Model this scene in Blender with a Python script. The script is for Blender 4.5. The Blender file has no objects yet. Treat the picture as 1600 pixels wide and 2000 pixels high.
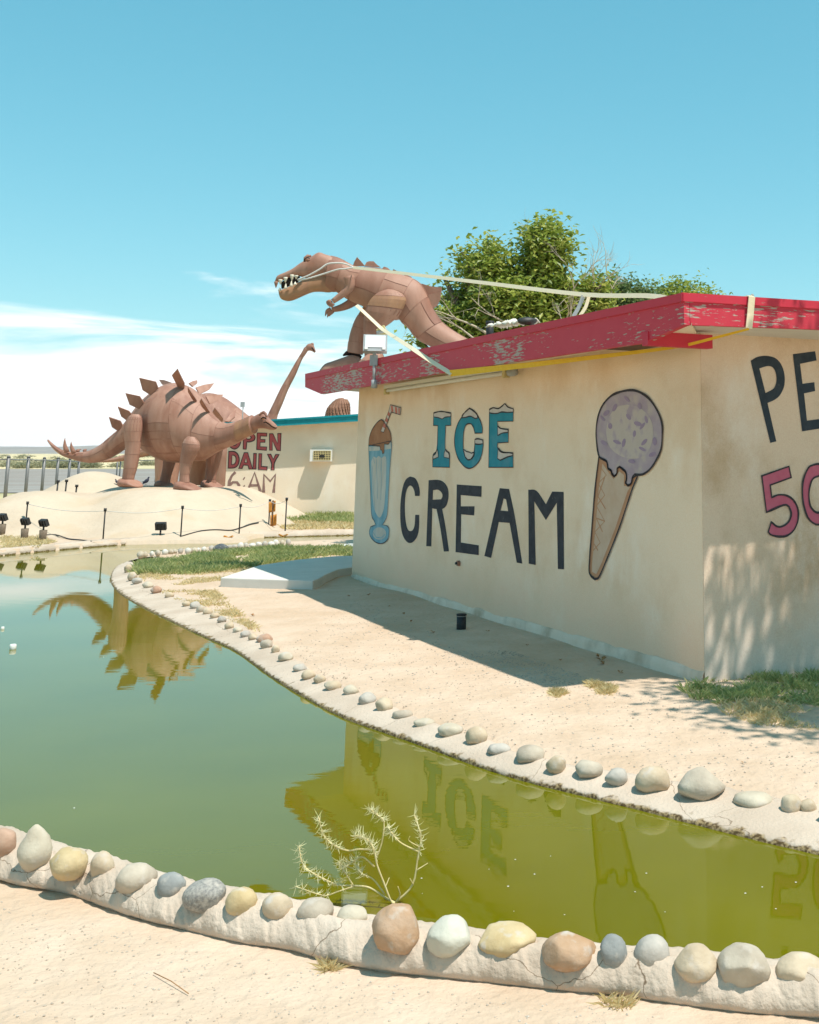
import bpy, bmesh, math, random
import numpy as np
from mathutils import Vector, noise
from mathutils.geometry import tessellate_polygon
R_ = math.radians
random.seed(7)
scene = bpy.context.scene
COL = scene.collection

# ------------------------------------------------------------------ camera
FPX, CX, CY, PITCH, CAMH = 2300.0, 1210.0, 460.457, R_(10.458), 1.61   # in pixels of a 1600 x 2000 frame
cam_d = bpy.data.cameras.new('camera'); cam = bpy.data.objects.new('camera', cam_d); COL.objects.link(cam)
cam.location = (0, 0, CAMH); cam.rotation_euler = (math.pi/2 + PITCH, 0, 0)
cam_d.sensor_fit = 'HORIZONTAL'; cam_d.sensor_width = 36.0; cam_d.lens = FPX/1600*36
cam_d.shift_x = (800-CX)/1600; cam_d.shift_y = (CY-1000)/1600
cam_d.clip_start = 0.05; cam_d.clip_end = 20000
scene.camera = cam

# ------------------------------------------------------------------ light
SUN = Vector((.36, -.25, 1)).normalized()
EL = math.asin(SUN.z); AZ = math.atan2(SUN.x, SUN.y)
world = bpy.data.worlds.new('World'); scene.world = world; world.use_nodes = True
EXPO = 1.42
CLOUD = 2.3
SKY_CURVE = ((.98, .36), (.60, 1.0), (.59, 1.0))
def build_world():
    nt = world.node_tree; N = nt.nodes; L = nt.links; N.clear()
    out = N.new('ShaderNodeOutputWorld'); bg = N.new('ShaderNodeBackground'); bg.inputs[1].default_value = .118
    sky = N.new('ShaderNodeTexSky'); sky.sky_type = 'NISHITA'; sky.sun_disc = False
    sky.sun_elevation = EL; sky.sun_rotation = AZ; sky.air_density = 1.0; sky.dust_density = .6; sky.ozone_density = 1.0; sky.altitude = 700
    # colour of the day: the same curve for the whole dome, a touch more teal than the raw model
    spl = N.new('ShaderNodeSeparateColor'); cmb = N.new('ShaderNodeCombineColor'); L.new(sky.outputs[0], spl.inputs[0])
    for k, (g, c) in enumerate(SKY_CURVE):
        pw_ = N.new('ShaderNodeMath'); pw_.operation = 'POWER'; pw_.inputs[1].default_value = g; L.new(spl.outputs[k], pw_.inputs[0])
        ml_ = N.new('ShaderNodeMath'); ml_.operation = 'MULTIPLY'; ml_.inputs[1].default_value = c; L.new(pw_.outputs[0], ml_.inputs[0]); L.new(ml_.outputs[0], cmb.inputs[k])
    tc = N.new('ShaderNodeTexCoord'); sep = N.new('ShaderNodeSeparateXYZ'); L.new(tc.outputs['Generated'], sep.inputs[0])
    # thin fair-weather cloud low above the horizon, all round
    mp = N.new('ShaderNodeMapping'); mp.inputs['Scale'].default_value = (3.0, 3.0, 22); mp.inputs['Location'].default_value = (CLOUD, .4, .1); L.new(tc.outputs['Generated'], mp.inputs[0])
    n1 = N.new('ShaderNodeTexNoise'); n1.inputs['Scale'].default_value = 1.5; n1.inputs['Detail'].default_value = 9; n1.inputs['Roughness'].default_value = .55; n1.inputs['Distortion'].default_value = .7
    L.new(mp.outputs[0], n1.inputs[0])
    band = N.new('ShaderNodeMapRange'); band.inputs[1].default_value = .03; band.inputs[2].default_value = .19; band.inputs[3].default_value = .30; band.inputs[4].default_value = -.34
    L.new(sep.outputs['Z'], band.inputs[0])
    ad = N.new('ShaderNodeMath'); ad.operation = 'ADD'; L.new(n1.outputs[0], ad.inputs[0]); L.new(band.outputs[0], ad.inputs[1])
    cr = N.new('ShaderNodeMapRange'); cr.interpolation_type = 'SMOOTHSTEP'; cr.inputs[1].default_value = .43; cr.inputs[2].default_value = .70; cr.inputs[4].default_value = .97
    L.new(ad.outputs[0], cr.inputs[0])
    mix = N.new('ShaderNodeMix'); mix.data_type = 'RGBA'; mix.inputs[7].default_value = (4.3, 4.3, 4.25, 1)
    L.new(cr.outputs[0], mix.inputs[0]); L.new(cmb.outputs[0], mix.inputs[6]); L.new(mix.outputs[2], bg.inputs[0]); L.new(bg.outputs[0], out.inputs[0])
build_world()
sd = bpy.data.lights.new('sun', 'SUN'); sd.energy = 2.1; sd.angle = R_(.53); sd.color = (1, .96, .90)
so = bpy.data.objects.new('sun', sd); COL.objects.link(so); so.location = (6, -5, 18); so.rotation_euler = SUN.to_track_quat('Z', 'Y').to_euler()
scene.view_settings.view_transform = 'Standard'; scene.view_settings.look = 'None'; scene.view_settings.gamma = 1
scene.view_settings.exposure = EXPO
scene.render.resolution_x = 819; scene.render.resolution_y = 1024

# ------------------------------------------------------------------ measuring: photograph pixel -> place in the world
_c, _s = math.cos(PITCH), math.sin(PITCH)
CAM = Vector((0, 0, CAMH))
def ray(x, y):
    a, b = (x-CX)/FPX, (CY-y)/FPX
    return Vector((a, _c - b*_s, _s + b*_c))
def G(x, y, z=0.0):            # on the level plane z
    r = ray(x, y); return CAM + r*((z-CAMH)/r.z)
def AT(x, y, Y):               # at world distance Y
    r = ray(x, y); return CAM + r*(Y/r.y)
def WP(x, y, P, n):            # on the plane through P with normal n
    r = ray(x, y); return CAM + r*((P-CAM).dot(n)/r.dot(n))
def zoom(ox, oy, s): return lambda x, y: (ox+x/s, oy+y/s)

# ------------------------------------------------------------------ materials
MATS = {}
def node_mat(name):
    m = bpy.data.materials.new(name); m.use_nodes = True; nt = m.node_tree
    MATS[name] = m
    return m, nt, nt.nodes, nt.links, nt.nodes['Principled BSDF']
def mat(name, c1, c2=None, scale=8, rough=.8, bump=.0, bscale=60, c3=None, s3=2.0, t3=(.5, .7), detail=6, stretch=None, spec=.3, metal=0, bdist=.01, coord='Object'):
    m, nt, N, L, b = node_mat(name)
    b.inputs['Roughness'].default_value = rough; b.inputs['Specular IOR Level'].default_value = spec; b.inputs['Metallic'].default_value = metal
    tc = N.new('ShaderNodeTexCoord'); src = tc.outputs[coord]
    if coord == 'World':
        pass
    if stretch:
        mp = N.new('ShaderNodeMapping'); mp.inputs['Scale'].default_value = stretch; L.new(src, mp.inputs[0]); src = mp.outputs[0]
    col = None
    if c2:
        n = N.new('ShaderNodeTexNoise'); n.inputs['Scale'].default_value = scale; n.inputs['Detail'].default_value = detail; n.inputs['Roughness'].default_value = .6
        L.new(src, n.inputs[0])
        r = N.new('ShaderNodeValToRGB'); r.color_ramp.elements[0].position = .32; r.color_ramp.elements[1].position = .68
        r.color_ramp.elements[0].color = (*c1, 1); r.color_ramp.elements[1].color = (*c2, 1); L.new(n.outputs[0], r.inputs[0]); col = r.outputs[0]
    if c3:
        n3 = N.new('ShaderNodeTexNoise'); n3.inputs['Scale'].default_value = s3; n3.inputs['Detail'].default_value = 7; L.new(src, n3.inputs[0])
        mr = N.new('ShaderNodeMapRange'); mr.inputs[1].default_value = t3[0]; mr.inputs[2].default_value = t3[1]; L.new(n3.outputs[0], mr.inputs[0])
        mx = N.new('ShaderNodeMix'); mx.data_type = 'RGBA'; mx.inputs[7].default_value = (*c3, 1); L.new(mr.outputs[0], mx.inputs[0])
        if col: L.new(col, mx.inputs[6])
        else: mx.inputs[6].default_value = (*c1, 1)
        col = mx.outputs[2]
    if col: L.new(col, b.inputs['Base Color'])
    else: b.inputs['Base Color'].default_value = (*c1, 1)
    if bump:
        nb = N.new('ShaderNodeTexNoise'); nb.inputs['Scale'].default_value = bscale; nb.inputs['Detail'].default_value = 5; L.new(src, nb.inputs[0])
        bp = N.new('ShaderNodeBump'); bp.inputs['Strength'].default_value = bump; bp.inputs['Distance'].default_value = bdist
        L.new(nb.outputs[0], bp.inputs['Height']); L.new(bp.outputs[0], b.inputs['Normal'])
    return m
mat('sand', (.52, .38, .265), (.61, .465, .345), 2.4, .95, 1.0, 16, c3=(.49, .345, .225), s3=.7, t3=(.50, .74), bdist=.022, detail=10)
mat('mound', (.50, .385, .275), (.57, .455, .335), .9, .95, .6, 9, c3=(.50, .36, .23), s3=.8, t3=(.55, .72), bdist=.03)
mat('desert', (.58, .45, .24), (.66, .53, .32), .02, .95, c3=(.36, .32, .17), s3=.05, t3=(.5, .66))
mat('asphalt', (.23, .195, .165), (.29, .25, .215), .15, .9, c3=(.30, .28, .25), s3=.06, stretch=(1, 4, 1))
mat('concrete', (.60, .53, .43), (.68, .61, .51), 3.0, .9, .7, 70, c3=(.50, .42, .31), s3=1.6, t3=(.55, .75), bdist=.006)
mat('slab', (.58, .55, .49), (.64, .61, .55), 4, .85, .3, 90, bdist=.004)
mat('hill', (.24, .20, .17), (.30, .26, .21), .01, 1)
mat('teal', (.0, .22, .26), (.01, .27, .31), 6, .5, .2, 30)
mat('rust', (.27, .125, .082), (.35, .18, .125), 3.2, .62, .25, 25, c3=(.21, .09, .06), s3=1.7, t3=(.52, .72), bdist=.006, spec=.35, stretch=(1.6, 1.6, .45))
mat('rust_pale', (.33, .165, .11), (.41, .225, .16), 3.5, .6, .2, 25, c3=(.28, .125, .08), s3=2.2, t3=(.5, .7), bdist=.006, spec=.35, stretch=(1.6, 1.6, .45))
mat('rust_ochre', (.33, .165, .085), (.40, .215, .12), 3.5, .6, .2, 25, c3=(.28, .14, .09), s3=2.2, t3=(.5, .7), bdist=.006, spec=.35, stretch=(1.6, 1.6, .45))
mat('dark_hollow', (.02, .012, .01))
mat('tooth', (.62, .55, .42), (.7, .64, .52), 20, .6)
mat('pole_grey', (.16, .155, .15), (.2, .19, .18), 10, .5, metal=.3)
mat('galvanised', (.36, .36, .35), (.44, .44, .43), 8, .45, metal=.5)
mat('black_metal', (.025, .024, .024), (.04, .038, .036), 10, .5)
mat('fixture_grey', (.33, .34, .34), (.40, .41, .41), 12, .5)
mat('white_paint', (.72, .70, .64), (.78, .76, .70), 10, .5)
mat('strap', (.76, .63, .43), (.82, .70, .50), 30, .75, stretch=(1, 1, 6))
mat('yellow_strap', (.68, .40, .02), (.76, .48, .04), 20, .7)
mat('rope', (.55, .52, .48), (.62, .60, .55), 40, .9)
mat('orange_rust', (.46, .18, .03), (.55, .25, .05), 9, .8)
mat('wood_dark', (.10, .06, .035), (.15, .09, .05), 12, .8)
mat('bird', (.035, .03, .045), (.07, .06, .085), 20, .6)
mat('bark', (.13, .095, .065), (.22, .17, .12), 14, .9, .6, 30)
mat('dead_twig', (.40, .32, .24), (.5, .42, .32), 20, .9)
mat('straw_twig', (.56, .44, .20), (.66, .55, .28), 25, .8)
mat('needle', (.55, .50, .26), (.66, .62, .38), 25, .8)
mat('rag', (.62, .56, .46), (.72, .67, .58), 20, .9)
mat('leaf_litter', (.28, .13, .05), (.38, .2, .08), 20, .8)
mat('letter_black', (.030, .031, .040), (.055, .055, .066), 12, .85, c3=(.16, .15, .145), s3=26, t3=(.66, .8))
mat('letter_navy', (.022, .032, .045), (.04, .052, .066), 12, .85, c3=(.13, .13, .13), s3=26, t3=(.68, .8))
mat('line_black', (.035, .028, .033), (.06, .05, .055), 20, .85)
mat('ice_blue', (.012, .205, .285), (.03, .27, .35), 5, .8, c3=(.12, .27, .33), s3=3, t3=(.55, .8))
mat('snow_paint', (.56, .47, .40), (.62, .55, .52), 9, .85)
mat('choc_paint', (.32, .13, .06), (.40, .19, .10), 7, .85)
mat('glass_blue', (.14, .33, .42), (.30, .46, .52), 9, .85, stretch=(1, 1, .25))
mat('glass_pale', (.50, .46, .40), (.60, .57, .51), 8, .85, c3=(.25, .40, .46), s3=6, t3=(.56, .75), stretch=(1, 1, .3))
mat('straw_red', (.50, .15, .11), (.56, .2, .15), 9, .85)
mat('scoop', (.36, .27, .32), (.45, .36, .38), 5, .85, c3=(.50, .41, .36), s3=7, t3=(.5, .7))
mat('scoop_pale', (.50, .41, .36), (.54, .45, .40), 9, .85, c3=(.40, .31, .35), s3=9, t3=(.5, .66))
mat('scoop_dab', (.30, .21, .30), (.35, .26, .34), 9, .85)
mat('cone_edge', (.46, .22, .12), (.52, .28, .16), 9, .85)
mat('cone_fill', (.55, .38, .27), (.60, .45, .34), 7, .85)
mat('pink_paint', (.47, .10, .155), (.53, .14, .20), 7, .85)
mat('red_paint', (.42, .085, .09), (.48, .12, .12), 7, .85)
mat('faded_paint', (.20, .12, .10), (.30, .19, .16), 14, .9)
mat('lens', (.8, .8, .8), rough=.15, spec=.6)
mat('grass', (.085, .14, .035), (.16, .215, .07), 3, .7)
mat('dry_grass', (.48, .38, .16), (.58, .48, .24), 5, .8)
mat('pebble', (.34, .27, .2), (.52, .45, .37), 4, .9)
mat('rubber', (.02, .02, .022), (.03, .03, .032), 10, .6)
mat('scale_rust', (.20, .09, .05), (.30, .15, .09), 6, .7)

def stucco(name, base, dark, pale, low, cracks):
    # warm stucco: broad weather mottling, trowel relief, dirt splashed up from the ground and hair cracks
    m, nt, N, L, b = node_mat(name); b.inputs['Roughness'].default_value = .93; b.inputs['Specular IOR Level'].default_value = .2
    tc = N.new('ShaderNodeTexCoord'); ge = N.new('ShaderNodeNewGeometry')
    def nz(sc, det=6, rg=.6, st=None):
        n = N.new('ShaderNodeTexNoise'); n.inputs['Scale'].default_value = sc; n.inputs['Detail'].default_value = det; n.inputs['Roughness'].default_value = rg
        if st:
            mp = N.new('ShaderNodeMapping'); mp.inputs['Scale'].default_value = st; L.new(ge.outputs['Position'], mp.inputs[0]); L.new(mp.outputs[0], n.inputs[0])
        else: L.new(ge.outputs['Position'], n.inputs[0])
        return n.outputs[0]
    def ramp(v, a, c):
        r = N.new('ShaderNodeMapRange'); r.interpolation_type = 'SMOOTHSTEP'; r.inputs[1].default_value = a; r.inputs[2].default_value = c; L.new(v, r.inputs[0]); return r.outputs[0]
    def mixc(f, a, col):
        x = N.new('ShaderNodeMix'); x.data_type = 'RGBA'; L.new(f, x.inputs[0])
        if isinstance(a, tuple): x.inputs[6].default_value = (*a, 1)
        else: L.new(a, x.inputs[6])
        x.inputs[7].default_value = (*col, 1); return x.outputs[2]
    c = mixc(ramp(nz(1.1, 9), .42, .70), base, dark)
    c = mixc(ramp(nz(1.7, 8, .65, (1, 1, .6)), .50, .72), c, pale)
    sp = N.new('ShaderNodeSeparateXYZ'); L.new(ge.outputs['Position'], sp.inputs[0])
    sb = N.new('ShaderNodeMath'); sb.operation = 'MULTIPLY_ADD'; L.new(nz(2.2, 6), sb.inputs[0]); sb.inputs[1].default_value = .9; L.new(sp.outputs['Z'], sb.inputs[2])
    lo = N.new('ShaderNodeMapRange'); lo.interpolation_type = 'SMOOTHSTEP'; lo.inputs[1].default_value = 1.05; lo.inputs[2].default_value = .45; lo.inputs[4].default_value = .75; L.new(sb.outputs[0], lo.inputs[0])
    c = mixc(lo.outputs[0], c, low)
    fine = nz(95, 3); c2 = N.new('ShaderNodeMix'); c2.data_type = 'RGBA'; c2.blend_type = 'OVERLAY'; c2.inputs[0].default_value = .22; L.new(c, c2.inputs[6]); L.new(fine, c2.inputs[7])
    vo = N.new('ShaderNodeTexVoronoi'); vo.feature = 'DISTANCE_TO_EDGE'; vo.inputs['Scale'].default_value = .75
    wp = N.new('ShaderNodeMix'); wp.data_type = 'RGBA'; wp.inputs[0].default_value = .12; L.new(ge.outputs['Position'], wp.inputs[6])
    nn = N.new('ShaderNodeTexNoise'); nn.inputs['Scale'].default_value = 3.5; nn.inputs['Detail'].default_value = 6; L.new(ge.outputs['Position'], nn.inputs[0]); L.new(nn.outputs['Color'], wp.inputs[7]); L.new(wp.outputs[2], vo.inputs[0])
    ck = N.new('ShaderNodeMapRange'); ck.inputs[1].default_value = .0045; ck.inputs[2].default_value = .0; L.new(vo.outputs[0], ck.inputs[0])
    gate = N.new('ShaderNodeMath'); gate.operation = 'MULTIPLY'; L.new(ck.outputs[0], gate.inputs[0]); L.new(ramp(nz(.7, 3), .56, .64), gate.inputs[1])
    fin = mixc(gate.outputs[0], c2.outputs[2], (.2, .15, .10)) if cracks else c2.outputs[2]; L.new(fin, b.inputs['Base Color'])
    bp = N.new('ShaderNodeBump'); bp.inputs['Strength'].default_value = .55; bp.inputs['Distance'].default_value = .006; L.new(nz(48, 6, .65), bp.inputs['Height']); L.new(bp.outputs[0], b.inputs['Normal'])
stucco('stucco', (.87, .675, .505), (.78, .565, .39), (.89, .73, .59), (.81, .54, .37), 0)
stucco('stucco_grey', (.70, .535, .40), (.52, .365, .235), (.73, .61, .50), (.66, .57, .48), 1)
stucco('stucco_cream', (.80, .68, .52), (.75, .61, .45), (.82, .72, .58), (.78, .64, .48), 0)

def peeling(name, red, red2, amount):
    # red paint flaking off grey weathered boards, flakes stretched along the grain
    m, nt, N, L, b = node_mat(name); b.inputs['Roughness'].default_value = .6; b.inputs['Specular IOR Level'].default_value = .35
    tc = N.new('ShaderNodeTexCoord')
    mp = N.new('ShaderNodeMapping'); mp.inputs['Scale'].default_value = (3.2, 3.2, 26); L.new(tc.outputs['Object'], mp.inputs[0])
    n = N.new('ShaderNodeTexNoise'); n.inputs['Scale'].default_value = 2.6; n.inputs['Detail'].default_value = 8; n.inputs['Roughness'].default_value = .62; L.new(mp.outputs[0], n.inputs[0])
    n2 = N.new('ShaderNodeTexNoise'); n2.inputs['Scale'].default_value = 1.0; n2.inputs['Detail'].default_value = 3; L.new(tc.outputs['Object'], n2.inputs[0])
    ad = N.new('ShaderNodeMath'); ad.operation = 'MULTIPLY_ADD'; L.new(n2.outputs[0], ad.inputs[0]); ad.inputs[1].default_value = .75; L.new(n.outputs[0], ad.inputs[2])
    mr = N.new('ShaderNodeMapRange'); mr.inputs[1].default_value = amount; mr.inputs[2].default_value = amount+.025; L.new(ad.outputs[0], mr.inputs[0])
    n3 = N.new('ShaderNodeTexNoise'); n3.inputs['Scale'].default_value = 7; L.new(tc.outputs['Object'], n3.inputs[0])
    m0 = N.new('ShaderNodeMix'); m0.data_type = 'RGBA'; m0.inputs[6].default_value = (*red, 1); m0.inputs[7].default_value = (*red2, 1); L.new(n3.outputs[0], m0.inputs[0])
    m1 = N.new('ShaderNodeMix'); m1.data_type = 'RGBA'; m1.inputs[7].default_value = (.42, .34, .29, 1); L.new(m0.outputs[2], m1.inputs[6]); L.new(mr.outputs[0], m1.inputs[0]); L.new(m1.outputs[2], b.inputs['Base Color'])
    bp = N.new('ShaderNodeBump'); bp.invert = True; bp.inputs['Strength'].default_value = .6; bp.inputs['Distance'].default_value = .003; L.new(mr.outputs[0], bp.inputs['Height']); L.new(bp.outputs[0], b.inputs['Normal'])
peeling('red_fascia', (.50, .022, .05), (.56, .045, .07), .935)
peeling('red_trim', (.50, .022, .05), (.55, .035, .06), 1.06)

def water_mat():
    m, nt, N, L, b = node_mat('water')
    b.inputs['Roughness'].default_value = .015; b.inputs['IOR'].default_value = 1.333; b.inputs['Specular IOR Level'].default_value = .58
    tc = N.new('ShaderNodeTexCoord')
    n0 = N.new('ShaderNodeTexNoise'); n0.inputs['Scale'].default_value = .6; n0.inputs['Detail'].default_value = 4; L.new(tc.outputs['Object'], n0.inputs[0])
    r = N.new('ShaderNodeValToRGB'); r.color_ramp.elements[0].color = (.108, .104, .0, 1); r.color_ramp.elements[1].color = (.142, .134, .001, 1); r.color_ramp.elements[0].position = .3; r.color_ramp.elements[1].position = .7
    L.new(n0.outputs[0], r.inputs[0]); L.new(r.outputs[0], b.inputs['Base Color'])
    mp = N.new('ShaderNodeMapping'); mp.inputs['Scale'].default_value = (.55, 1.5, 1); mp.inputs['Rotation'].default_value = (0, 0, R_(-18)); L.new(tc.outputs['Object'], mp.inputs[0])
    n1 = N.new('ShaderNodeTexNoise'); n1.inputs['Scale'].default_value = 7; n1.inputs['Detail'].default_value = 4; n1.inputs['Roughness'].default_value = .45; L.new(mp.outputs[0], n1.inputs[0])
    bp = N.new('ShaderNodeBump'); bp.inputs['Strength'].default_value = .10; bp.inputs['Distance'].default_value = .003; L.new(n1.outputs[0], bp.inputs['Height']); L.new(bp.outputs[0], b.inputs['Normal'])
water_mat()
def leaf_mat(name, c1, c2, c3):
    m, nt, N, L, b = node_mat(name); b.inputs['Roughness'].default_value = .45; b.inputs['Specular IOR Level'].default_value = .4
    ge = N.new('ShaderNodeNewGeometry'); r = N.new('ShaderNodeValToRGB'); e = r.color_ramp.elements
    e[0].color = (*c1, 1); e[1].color = (*c3, 1); x = e.new(.55); x.color = (*c2, 1)
    L.new(ge.outputs['Random Per Island'], r.inputs[0]); L.new(r.outputs[0], b.inputs['Base Color'])
    tr = N.new('ShaderNodeBsdfTranslucent'); L.new(r.outputs[0], tr.inputs[0]); mx = N.new('ShaderNodeMixShader'); mx.inputs[0].default_value = .42
    L.new(b.outputs[0], mx.inputs[1]); L.new(tr.outputs[0], mx.inputs[2]); L.new(mx.outputs[0], N['Material Output'].inputs[0])
leaf_mat('leaf', (.17, .24, .035), (.31, .37, .06), (.52, .52, .13))
leaf_mat('leaf_dark', (.09, .15, .05), (.14, .21, .07), (.24, .29, .10))
leaf_mat('blade', (.25, .31, .10), (.38, .43, .16), (.62, .58, .28))
leaf_mat('blade_dry', (.58, .45, .20), (.68, .55, .29), (.76, .66, .40))
leaf_mat('shrub', (.24, .24, .13), (.32, .31, .18), (.42, .38, .23))

# ------------------------------------------------------------------ mesh helpers
def link(name, me, m=None, parent=None, smooth=False):
    o = bpy.data.objects.new(name, me); COL.objects.link(o)
    if m: me.materials.append(MATS[m])
    if smooth:
        for p in me.polygons: p.use_smooth = True
    if parent: o.parent = parent
    return o
def mesh(name, vs, fs, m=None, parent=None, smooth=False):
    me = bpy.data.meshes.new(name); me.from_pydata([tuple(v) for v in vs], [], fs); me.update()
    return link(name, me, m, parent, smooth)
def tag(o, label, cat, group=None, kind=None):
    if label: o['label'] = label
    if cat: o['category'] = cat
    if group: o['group'] = group
    if kind: o['kind'] = kind
    return o
def thing(name, loc, label, cat, group=None):
    o = bpy.data.objects.new(name, None); COL.objects.link(o); o.location = loc; o.empty_display_size = .2
    return tag(o, label, cat, group)
def child(o, parent):          # parent without moving
    o.parent = parent
    o.location = Vector(o.location) - world_loc(parent); return o
def world_loc(o):
    v = Vector(o.location)
    while o.parent: o = o.parent; v += Vector(o.location)
    return v
def part(name, vs, fs, m, parent, smooth=False):    # vertices in world coordinates
    w = world_loc(parent) if parent else Vector((0, 0, 0))
    return mesh(name, [Vector(v)-w for v in vs], fs, m, parent, smooth)
def box_geo(c, ax, ay, az):
    c, ax, ay, az = map(Vector, (c, ax, ay, az)); vs = [c+ax*i+ay*j+az*k for k in (-1, 1) for j in (-1, 1) for i in (-1, 1)]
    return vs, [(0, 2, 3, 1), (4, 5, 7, 6), (0, 1, 5, 4), (2, 6, 7, 3), (0, 4, 6, 2), (1, 3, 7, 5)]
def box(name, c, ax, ay, az, m, parent, bev=0):
    o = part(name, *box_geo(c, ax, ay, az), m, parent)
    if bev:
        b = o.modifiers.new('bevel', 'BEVEL'); b.width = bev; b.segments = 2
    return o
def tube_geo(pts, rads, seg=8, caps=True):
    pts = [Vector(p) for p in pts]; n = len(pts)
    if not hasattr(rads, '__len__'): rads = [rads]*n
    vs, fs = [], []; u = None
    for i, p in enumerate(pts):
        t = (pts[min(i+1, n-1)]-pts[max(i-1, 0)]).normalized()
        if u is None or abs(u.dot(t)) > .98:
            u = t.cross(Vector((0, 0, 1)) if abs(t.z) < .9 else Vector((1, 0, 0))).normalized()
        u = (u-t*u.dot(t)).normalized(); v = t.cross(u)
        for k in range(seg):
            a = 2*math.pi*k/seg; vs.append(p+(u*math.cos(a)+v*math.sin(a))*rads[i])
    for i in range(n-1):
        for k in range(seg):
            a, b = i*seg+k, i*seg+(k+1) % seg; fs.append((a, b, b+seg, a+seg))
    if caps: fs.append(tuple(range(seg))[::-1]); fs.append(tuple(range((n-1)*seg, n*seg)))
    return vs, fs
def tube(name, pts, rads, m, parent, seg=8, smooth=True): return part(name, *tube_geo(pts, rads, seg), m, parent, smooth)
def merge(geos):
    V, F_ = [], []
    for vs, fs in geos:
        o = len(V); V += list(vs); F_ += [tuple(i+o for i in f) for f in fs]
    return V, F_
def spline(pts, sub=6):
    pts = [Vector(p) for p in pts]; out = []
    P = [pts[0]*2-pts[1]] + pts + [pts[-1]*2-pts[-2]]
    for i in range(1, len(P)-2):
        a, b, c, d = P[i-1:i+3]
        for k in range(sub):
            t = k/sub; out.append(.5*((2*b)+(c-a)*t+(2*a-5*b+4*c-d)*t*t+(3*b-a-3*c+d)*t**3))
    out.append(pts[-1]); return out
def resample(pts, n):
    pts = [Vector(p) for p in pts]; d = [0]
    for a, b in zip(pts, pts[1:]): d.append(d[-1]+(b-a).length)
    out = []; j = 0
    for k in range(n):
        s = d[-1]*k/(n-1)
        while j < len(d)-2 and d[j+1] < s: j += 1
        w = (s-d[j])/max(d[j+1]-d[j], 1e-9); out.append(pts[j].lerp(pts[j+1], w))
    return out
def prism_geo(loop, nrm, t):
    loop = [Vector(p) for p in loop]; n = len(loop)
    tri = tessellate_polygon([loop]); vs = loop+[p+nrm*t for p in loop]; fs = []
    for f in tri:
        a, b, c = (vs[i] for i in f); flip = (b-a).cross(c-a).dot(nrm)*t > 0
        fs.append(tuple(f[::-1]) if flip else tuple(f)); g = tuple(i+n for i in f); fs.append(g if flip else g[::-1])
    for i in range(n):
        j = (i+1) % n; fs.append((i, j, j+n, i+n))
    bm = bmesh.new(); bv = [bm.verts.new(v) for v in vs]
    for f in fs: bm.faces.new([bv[i] for i in f])
    bmesh.ops.recalc_face_normals(bm, faces=bm.faces); bm.verts.index_update()
    out = [tuple(v.index for v in f.verts) for f in bm.faces]; bm.free()
    return vs, out
def prism(name, loop, nrm, t, m, parent): return part(name, *prism_geo(loop, nrm, t), m, parent)
def paint(name, loops, P, n, off, m, parent):       # flat paint on a wall: loops of pixels, first outer then holes
    q = P+n*off; L3 = [[WP(*p, q, n) for p in lp] for lp in loops]; tri = tessellate_polygon(L3); vs = [v for lp in L3 for v in lp]; fs = []
    for f in tri:
        a, b, c = (vs[i] for i in f); fs.append(tuple(f) if (b-a).cross(c-a).dot(n) > 0 else tuple(f[::-1]))
    return part(name, vs, fs, m, parent)
def strokes_geo(lines, P, n, off, width, closed=True):
    V, F_ = [], []
    for ln in lines:
        p = [WP(*q, P+n*off, n) for q in ln]; p = p+[p[0]] if closed else p; p = [v for i, v in enumerate(p) if i == 0 or (v-p[i-1]).length > 1e-4]
        if len(p) < 2: continue
        o = len(V)
        for i, v in enumerate(p):
            if closed and i in (0, len(p)-1): t = (p[1]-p[0]).normalized()+(p[-1]-p[-2]).normalized()
            else: t = (p[min(i+1, len(p)-1)]-v).normalized()+(v-p[max(i-1, 0)]).normalized() if 0 < i < len(p)-1 else p[min(i+1, len(p)-1)]-p[max(i-1, 0)]
            t = t.normalized() if t.length > 1e-6 else Vector((0, 0, 1)); s = n.cross(t).normalized(); w = width*(.85+.35*noise.noise(v*9))/2
            V += [v-s*w, v+s*w]
        for i in range(len(p)-1): F_.append((o+2*i, o+2*i+1, o+2*i+3, o+2*i+2))
    return V, F_
def fix_up(vs, fs, n):
    out = []
    for f in fs:
        a, b, c = vs[f[0]], vs[f[1]], vs[f[2]]; out.append(f if (b-a).cross(c-a).dot(n) > 0 else f[::-1])
    return vs, out
def outline(name, lines, P, n, off, width, m, parent, closed=True):
    vs, fs = strokes_geo(lines, P, n, off, width, closed); return part(name, *fix_up(vs, fs, n), m, parent)

def smooth_loop(lp, sub_=4, lim=48):     # round off the traced curves, keep the real corners
    n = len(lp); P = [Vector((*p, 0)) for p in lp]; out = []
    def turn(i):
        u, v = P[i]-P[i-1], P[(i+1) % n]-P[i]; return math.degrees(u.angle(v)) if u.length > 1e-6 and v.length > 1e-6 else 0
    T = [turn(i) < lim for i in range(n)]
    for i in range(n):
        b, c = P[i], P[(i+1) % n]; out.append((b.x, b.y)); ti, tj = T[i], T[(i+1) % n]
        if not (ti or tj): continue
        a_ = P[i-1] if ti else b*2-c; d_ = P[(i+2) % n] if tj else c*2-b
        for k in range(1, sub_):
            t = k/sub_; q = .5*((2*b)+(c-a_)*t+(2*a_-5*b+4*c-d_)*t*t+(3*b-a_-3*c+d_)*t**3); out.append((q.x, q.y))
    return out
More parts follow.
